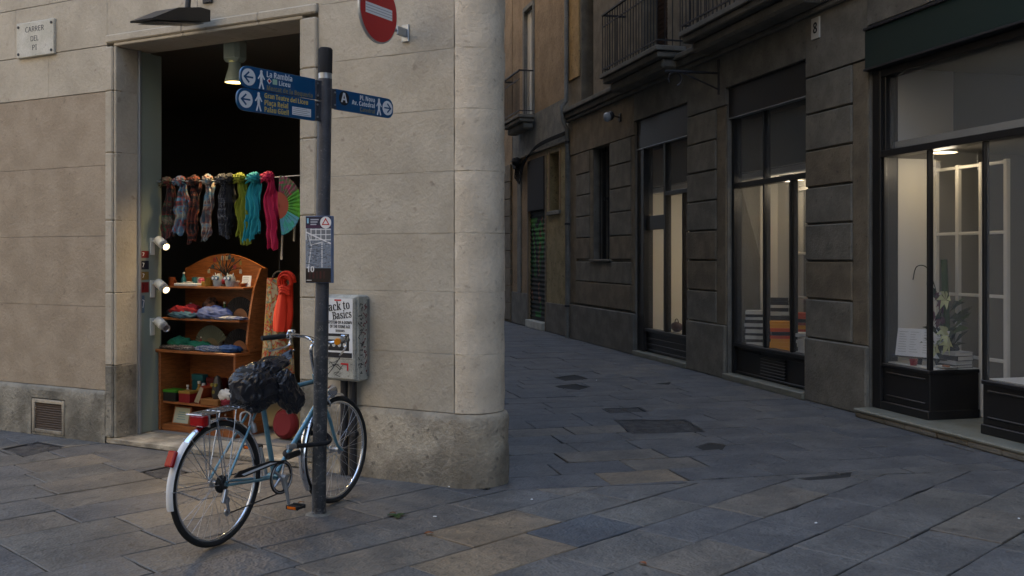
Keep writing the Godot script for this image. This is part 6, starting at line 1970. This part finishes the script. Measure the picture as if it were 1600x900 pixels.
	folded("black and white printed cloth along the dresser edge", -2.70, ys, -0.455, Vector3(0.42, 0.04, 0.09), cloth([K, Color(0.55, 0.53, 0.5), Color(0.12, 0.1, 0.12), Color(0.3, 0.25, 0.25)], 35, 0.06), 13)
	folded("blue and white printed cloth along the dresser edge", -2.36, ys, -0.455, Vector3(0.30, 0.05, 0.09), cloth([Color(0.1, 0.2, 0.36), Color(0.55, 0.56, 0.58), Color(0.06, 0.2, 0.4), Color(0.4, 0.42, 0.48)], 37, 0.06), 14)
	folded("bright blue cloth at the near end of the dresser top", -2.17, ys, -0.48, Vector3(0.20, 0.06, 0.11), mat(Color(0.03, 0.22, 0.42), 0.85), 15)
	# inside the cabinet
	ys = 0.312
	var rows := [["black_box", "black box with a green lid in the cabinet", -2.84, Vector3(0.15, 0.10, 0.12), Color(0.06, 0.07, 0.07), Color(0.2, 0.45, 0.06)], ["red_gift_box", "red gift box in the cabinet", -2.66, Vector3(0.13, 0.10, 0.10), Color(0.45, 0.05, 0.07), Color(0.55, 0.42, 0.16)], ["teal_box", "teal box behind the red gift box", -2.72, Vector3(0.13, 0.22, 0.06), Color(0.04, 0.30, 0.35), Color(0.1, 0.36, 0.4)], ["crimson_box", "tall crimson box at the back of the cabinet", -2.52, Vector3(0.17, 0.20, 0.07), Color(0.36, 0.04, 0.07), Color(0.3, 0.04, 0.06)], ["wooden_box", "flat pale wooden box in the cabinet", -2.36, Vector3(0.20, 0.05, 0.14), Color(0.50, 0.32, 0.14), Color(0.55, 0.36, 0.17)]]
	var zs := [-0.5, -0.49, -0.68, -0.68, -0.50]
	for k in rows.size():
		var q: Array = rows[k]
		o = small(q[0], q[1], "box", q[2], ys, zs[k])
		var s: Vector3 = q[3]
		st = new_st(); box(st, Vector3(-s.x / 2, 0, -s.z / 2), Vector3(s.x / 2, s.y * 0.78, s.z / 2), 0.003); obj("box", st, mat(q[4], 0.5), o)
		st = new_st(); box(st, Vector3(-s.x / 2 - 0.003, s.y * 0.78, -s.z / 2 - 0.003), Vector3(s.x / 2 + 0.003, s.y, s.z / 2 + 0.003), 0.003); obj("lid", st, mat(q[5], 0.5), o)
	for k in 4:
		o = small("leaning_book", ["red book leaning in the cabinet", "orange book leaning on the red one", "white album leaning on the cabinet side", "black album behind the white one"][k], "book", [-2.55, -2.50, -2.16, -2.20][k], ys, [-0.52, -0.50, -0.55, -0.62][k], "books leaning in the cabinet")
		var tilt: float = [-0.5, -0.4, -0.2, -0.15][k]; var hh: float = [0.16, 0.15, 0.27, 0.28][k]
		var tt := Transform3D(Basis(Vector3.BACK, tilt), Vector3(0, 0.006, 0))
		st = new_st(); box(st, Vector3(-0.016, 0, -0.06), Vector3(0.016, hh, 0.06), 0.002, tt); obj("cover", st, mat([Color(0.48, 0.06, 0.06), Color(0.5, 0.2, 0.08), Color(0.5, 0.52, 0.54), Color(0.08, 0.08, 0.09)][k], 0.5), o)
		st = new_st(); box(st, Vector3(-0.012, 0.004, 0.0601), Vector3(0.012, hh - 0.004, 0.062), 0.0, tt); obj("pages", st, mat([Color(0.55, 0.5, 0.4), Color(0.55, 0.5, 0.4), Color(0.35, 0.38, 0.42), Color(0.2, 0.2, 0.2)][k]), o)
	o = small("owl_lamp", "dark ornament with round yellow eyes in the cabinet", "figurine", -2.33, ys + 0.051, -0.5)
	st = new_st(); lathe(st, [Vector2(0, 0), Vector2(0.04, 0), Vector2(0.05, 0.05), Vector2(0.04, 0.13), Vector2(0.02, 0.19), Vector2(0, 0.2)], 16); obj("body", st, mat(Color(0.16, 0.15, 0.14), 0.4), o)
	for k in 3:
		st = new_st(); prism(st, disc_poly(Vector2([-0.02, 0.02, 0.0][k], [0.12, 0.12, 0.06][k]), 0.015, 14), 0.03, 0.05); obj("eye", st, mat(Color(0.45, 0.4, 0.15), 0.4), o)
	folded("crimson pouch at the near end of the cabinet shelf", -2.17, ys, -0.49, Vector3(0.16, 0.07, 0.1), mat(Color(0.42, 0.03, 0.12), 0.8), 16)
	folded("crumpled white paper beside the album", -2.20, ys + 0.05, -0.47, Vector3(0.14, 0.09, 0.05), M.white_frame, 17)
	o = small("framed_certificate", "small framed certificate leaning in the bottom of the cabinet", "picture", -2.74, 0.112, -0.47)
	var lean := Transform3D(Basis(Vector3.RIGHT, -0.25), Vector3.ZERO)
	st = new_st(); box(st, Vector3(-0.105, 0, -0.012), Vector3(0.105, 0.16, 0.0), 0.003, lean); obj("frame", st, M.pine, o)
	st = new_st(); box(st, Vector3(-0.088, 0.014, 0.0), Vector3(0.088, 0.146, 0.0015), 0.0, lean); var pp := obj("paper", st, mat(Color(0.66, 0.68, 0.6), 0.6), o)
	st = new_st()
	for k in 4: box(st, Vector3(-0.05 + 0.01 * (k % 2), 0.045 + 0.02 * k, 0.0015), Vector3(0.05 - 0.01 * (k % 2), 0.051 + 0.02 * k, 0.002), 0.0, lean)
	obj("print", st, mat(Color(0.35, 0.5, 0.52)), pp)
	# crowd of small souvenirs
	var tints := {"teal": Color(0.06, 0.34, 0.38), "crimson": Color(0.50, 0.05, 0.09), "white": Color(0.66, 0.65, 0.61), "mustard": Color(0.58, 0.42, 0.10), "black": Color(0.08, 0.08, 0.09), "sky blue": Color(0.30, 0.46, 0.58), "copper": Color(0.50, 0.25, 0.12), "green": Color(0.16, 0.36, 0.14), "pink": Color(0.62, 0.28, 0.34), "grey": Color(0.40, 0.41, 0.42)}
	var spots := [["top shelf", 1.319, -0.60, -2.90, -2.08, [["teal", "bottle"], ["white", "bowl"], ["pink", "globe"], ["mustard", "box"], ["grey", "bottle"], ["crimson", "globe"], ["white", "box"], ["copper", "bowl"]], 0.9],
		["middle shelf", 1.0415, -0.70, -2.92, -2.42, [["black", "bottle"], ["mustard", "bowl"], ["white", "globe"], ["copper", "box"], ["green", "bottle"]], 1.1],
		["dresser top", 0.767, -0.68, -2.94, -2.40, [["grey", "box"], ["crimson", "bottle"], ["white", "bottle"]], 1.0],
		["cabinet shelf", 0.312, -0.60, -2.90, -2.14, [["sky blue", "box"], ["white", "bottle"], ["mustard", "bottle"], ["crimson", "bottle"], ["black", "globe"], ["grey", "box"], ["green", "box"], ["sky blue", "bottle"]], 1.3],
		["cabinet floor", 0.112, -0.62, -2.55, -2.14, [["black", "box"], ["copper", "bottle"], ["grey", "bowl"]], 1.0]]
	for sp in spots:
		var items: Array = sp[5]
		for k in items.size():
			var tint: String = items[k][0]; var kind: String = items[k][1]
			var x: float = lerpf(sp[3], sp[4], (k + 0.5) / items.size()) + rng.randf_range(-0.015, 0.015)
			var f: float = sp[6] * rng.randf_range(0.85, 1.15)
			o = thing({"bottle": "small_bottle", "bowl": "small_bowl", "globe": "snow_globe", "box": "trinket_box"}[kind], "small %s %s on the %s" % [tint, {"bottle": "bottle", "bowl": "bowl", "globe": "snow globe", "box": "trinket box"}[kind], sp[0]], kind, on_left(x, sp[1], sp[2] + (0.02 if k % 2 else -0.02)), "small goods on the display shelves")
			var mm := mat(tints[tint], 0.4)
			st = new_st()
			if kind == "bottle":
				lathe(st, [Vector2(0, 0), Vector2(0.020 * f, 0), Vector2(0.022 * f, 0.06 * f), Vector2(0.009 * f, 0.082 * f), Vector2(0.009 * f, 0.10 * f), Vector2(0, 0.10 * f)], 14); obj("glass_body", st, mm, o)
				st = new_st(); lathe(st, [Vector2(0.0, 0.10 * f), Vector2(0.011 * f, 0.10 * f), Vector2(0.011 * f, 0.115 * f), Vector2(0, 0.115 * f)], 12); obj("stopper", st, M.white_frame, o)
			elif kind == "bowl":
				lathe(st, [Vector2(0, 0), Vector2(0.02 * f, 0), Vector2(0.042 * f, 0.035 * f), Vector2(0.039 * f, 0.035 * f), Vector2(0.018 * f, 0.006), Vector2(0, 0.006)], 16); obj("dish", st, mm, o)
				st = new_st(); blob(st, Vector3(0, 0.024 * f, 0), Vector3(0.03 * f, 0.014 * f, 0.03 * f), k, 0.3, 3.0, 14, 8); obj("beads", st, M.white_frame, o)
			elif kind == "globe":
				lathe(st, [Vector2(0, 0), Vector2(0.03 * f, 0), Vector2(0.027 * f, 0.02 * f), Vector2(0, 0.02 * f)], 16); obj("base", st, M.dark_wood, o)
				st = new_st(); blob(st, Vector3(0, 0.045 * f, 0), Vector3(0.029, 0.029, 0.029) * f, 1, 0.0, 1.0, 16, 10); obj("dome", st, mat(tints[tint], 0.12), o)
			else:
				box(st, Vector3(-0.035 * f, 0, -0.025 * f), Vector3(0.035 * f, 0.035 * f, 0.025 * f), 0.002); obj("body", st, mm, o)
				st = new_st(); box(st, Vector3(-0.037 * f, 0.0351 * f, -0.027 * f), Vector3(0.037 * f, 0.05 * f, 0.027 * f), 0.003); obj("lid", st, mat(tints[tint].lightened(0.12), 0.5), o)
	# hanging clothes and ball on the near side
	o = thing("floral_dress", "long cream dress with red and yellow flowers hanging beside the dresser", "dress", on_left(-1.66, 0.45, -0.52))
	st = new_st()
	sheet(st, 40, 30, func(u: float, v: float) -> Vector3:
		var a := TAU * (u if u < 1.0 else 0.0)
		var w := 0.12 + 0.05 * v
		var pl := 1.0 + 0.14 * sin(a * 6.0 + v * 2.0) * v + 0.06 * sin(a * 11.0)
		return Vector3(cos(a) * w * pl - 0.02 * v, 0.95 * (1.0 - v), sin(a) * 0.06 * pl))
	obj("skirt", st, cloth([Color(0.55, 0.52, 0.42), Color(0.5, 0.48, 0.38), Color(0.5, 0.1, 0.08), Color(0.5, 0.42, 0.14), Color(0.25, 0.35, 0.36), Color(0.55, 0.52, 0.44)], 41, 0.022, 2.6), o)
	st = new_st()
	tube(st, arc_pts(Vector3(0, 0.93, 0), Vector3.RIGHT, Vector3.UP, 0.07, 20, 160, 8), 0.012, 6)
	tube(st, [Vector3(0, 0.99, 0), Vector3(0, 1.2, 0)], 0.004, 5)
	obj("hanger", st, M.black_matt, o)
	o = thing("orange_scarf", "bright orange knotted scarf hung over the floral dress", "scarf", on_left(-1.50, 1.12, -0.42))
	st = new_st()
	var om := mat(Color(0.72, 0.14, 0.02), 0.85)
	sheet(st, 30, 20, func(u: float, v: float) -> Vector3:
		var a := TAU * (u if u < 1.0 else 0.0)
		var w := 0.045 + 0.035 * sin(v * 2.4)
		return Vector3(cos(a) * w * (1.0 + 0.3 * sin(a * 6.0 + 2.0 * v)) - 0.05 * v, 0.22 * (1.0 - v) - 0.15 * v, sin(a) * 0.04 * (1.0 + 0.2 * sin(a * 5.0))))
	obj("ends", st, om, o)
	st = new_st()
	for k in 5:
		var rr := 0.035 + 0.012 * k
		tube(st, arc_pts(Vector3(0.015, 0.25, 0.012 * (k % 3)), Vector3(1, 0.1 * k, 0).normalized(), Vector3(-0.1 * k, 1.25, 0.2).normalized(), rr, -60 + 14 * k, 225 - 9 * k, 14), 0.0125, 8, false, Vector2(1.5, 0.8))
	for k in 3: tube(st, curve([Vector3(-0.04, 0.20 - 0.02 * k, 0.03), Vector3(0.01, 0.215 - 0.02 * k, 0.055), Vector3(0.06, 0.19 - 0.02 * k, 0.03)], 5), 0.014, 8)
	obj("knot", st, om, o)
	o = thing("red_stool_cushion", "round dusky red cushion on the shop floor behind the bicycle", "cushion", on_left(-1.66, 0.056, -0.60))
	st = new_st()
	lathe(st, [Vector2(0, -0.05), Vector2(0.09, -0.05), Vector2(0.115, -0.03), Vector2(0.125, 0.0), Vector2(0.115, 0.03), Vector2(0.09, 0.05), Vector2(0, 0.052)], 32, Transform3D(Basis(Vector3.RIGHT, PI / 2 - 0.1), Vector3(0, 0.126, 0)))
	obj("cushion", st, mat(Color(0.45, 0.10, 0.13), 0.8), o)
	st = new_st()
	var rg := arc_pts(Vector3(0, 0.132, 0.0), Vector3.RIGHT, Vector3.UP, 0.125, 0, 360, 32); rg.pop_back()
	tube(st, rg, 0.006, 6, true)
	obj("piping", st, mat(Color(0.38, 0.08, 0.11), 0.8), o)
	for k in 2:
		o = thing("rolled_stick", ["pale wooden stick hanging behind the fan", "second pale stick hanging above the orange scarf"][k], "stick", on_left([-1.49, -1.62][k], [1.70, 1.55][k], -0.50), "sticks hanging in the shop")
		st = new_st(); tube(st, [Vector3(0, 0, 0), Vector3(0.008, [0.16, 0.2][k], 0)], 0.008, 8); obj("stick", st, M.white_frame, o)
		st = new_st(); tube(st, [Vector3(0.008, [0.16, 0.2][k], 0), Vector3(0.008, [0.45, 0.62][k], 0)], 0.002, 4); obj("thread", st, M.black_matt, o)

# ---------------------------------------------------------------- litter
func make_litter() -> void:
	var list := [[620, 808, "small green leaf sprig on the pavement near the signpost", Color(0.12, 0.24, 0.05), 0.035], [609, 804, "curled brown leaf beside the green sprig", Color(0.42, 0.26, 0.12), 0.022], [664, 836, "flat orange-brown leaf on a tan slab edge", Color(0.5, 0.28, 0.12), 0.028], [1000, 881, "curled orange leaf on the grey slabs", Color(0.5, 0.27, 0.1), 0.024], [466, 788, "dry brown leaf between the pedal and the post", Color(0.40, 0.26, 0.14), 0.024]]
	for k in list.size():
		var q: Array = list[k]
		var g := ground_px(q[0], q[1])
		var o := thing("fallen_leaf", q[2], "leaf", Transform3D(Basis(Vector3.UP, rng.randf() * TAU), Vector3(g.x, 0.004, -g.y)), "fallen leaves on the pavement")
		for j in (3 if k == 0 else 1):
			var st := new_st()
			var r: float = q[4]
			var tt := Transform3D(Basis(Vector3.UP, j * 2.1), Vector3.ZERO)
			sheet(st, 4, 6, func(u: float, v: float) -> Vector3: return tt * Vector3((v - 0.1) * r * 2.0, 0.006 * sin(v * 3.0) + 0.008 * absf(u - 0.5) + 0.001, (u - 0.5) * r * 1.3 * sin(PI * clampf(v, 0.03, 0.97))))
			obj("blade", st, mat(q[3], 0.7), o)
	for q in [[680, 809, "white paper scrap between the leaf and the corner"], [831, 782, "white paper scrap in front of the rounded corner"], [702, 762, "tiny white scrap at the plinth foot"], [932, 595, "white scrap far up the alley"], [1275, 819, "white scrap on the right-hand slabs"], [1592, 812, "white scrap near the worn kerb stones"]]:
		var g := ground_px(q[0], q[1])
		var o := thing("paper_scrap", q[2], "litter", Transform3D(Basis(Vector3.UP, rng.randf() * TAU), Vector3(g.x, 0.004, -g.y)), "white litter on the paving")
		var st := new_st()
		blob(st, Vector3(0, 0.004, 0), Vector3(0.010, 0.003, 0.006), int(q[0]), 0.5, 2.0, 10, 6, true)
		obj("scrap", st, M.white, o)

func _ready() -> void:
	rng.seed = 20240611
	LT = Transform3D(Basis(Vector3.UP, deg_to_rad(LEFT_ANGLE)), LEFT_ORIGIN)
	RT = Transform3D(Basis(Vector3.UP, deg_to_rad(RIGHT_ANGLE)), RIGHT_ORIGIN)
	make_view()
	make_materials()
	make_ground()
	make_corner_building()
	make_alley_building()
	make_old_building()
	make_opposite_building()
	make_far_shop()
	make_bookshop()
	make_flower_shop()
	make_post()
	make_bicycle()
	make_wall_things()
	make_shop_goods()
	make_litter()
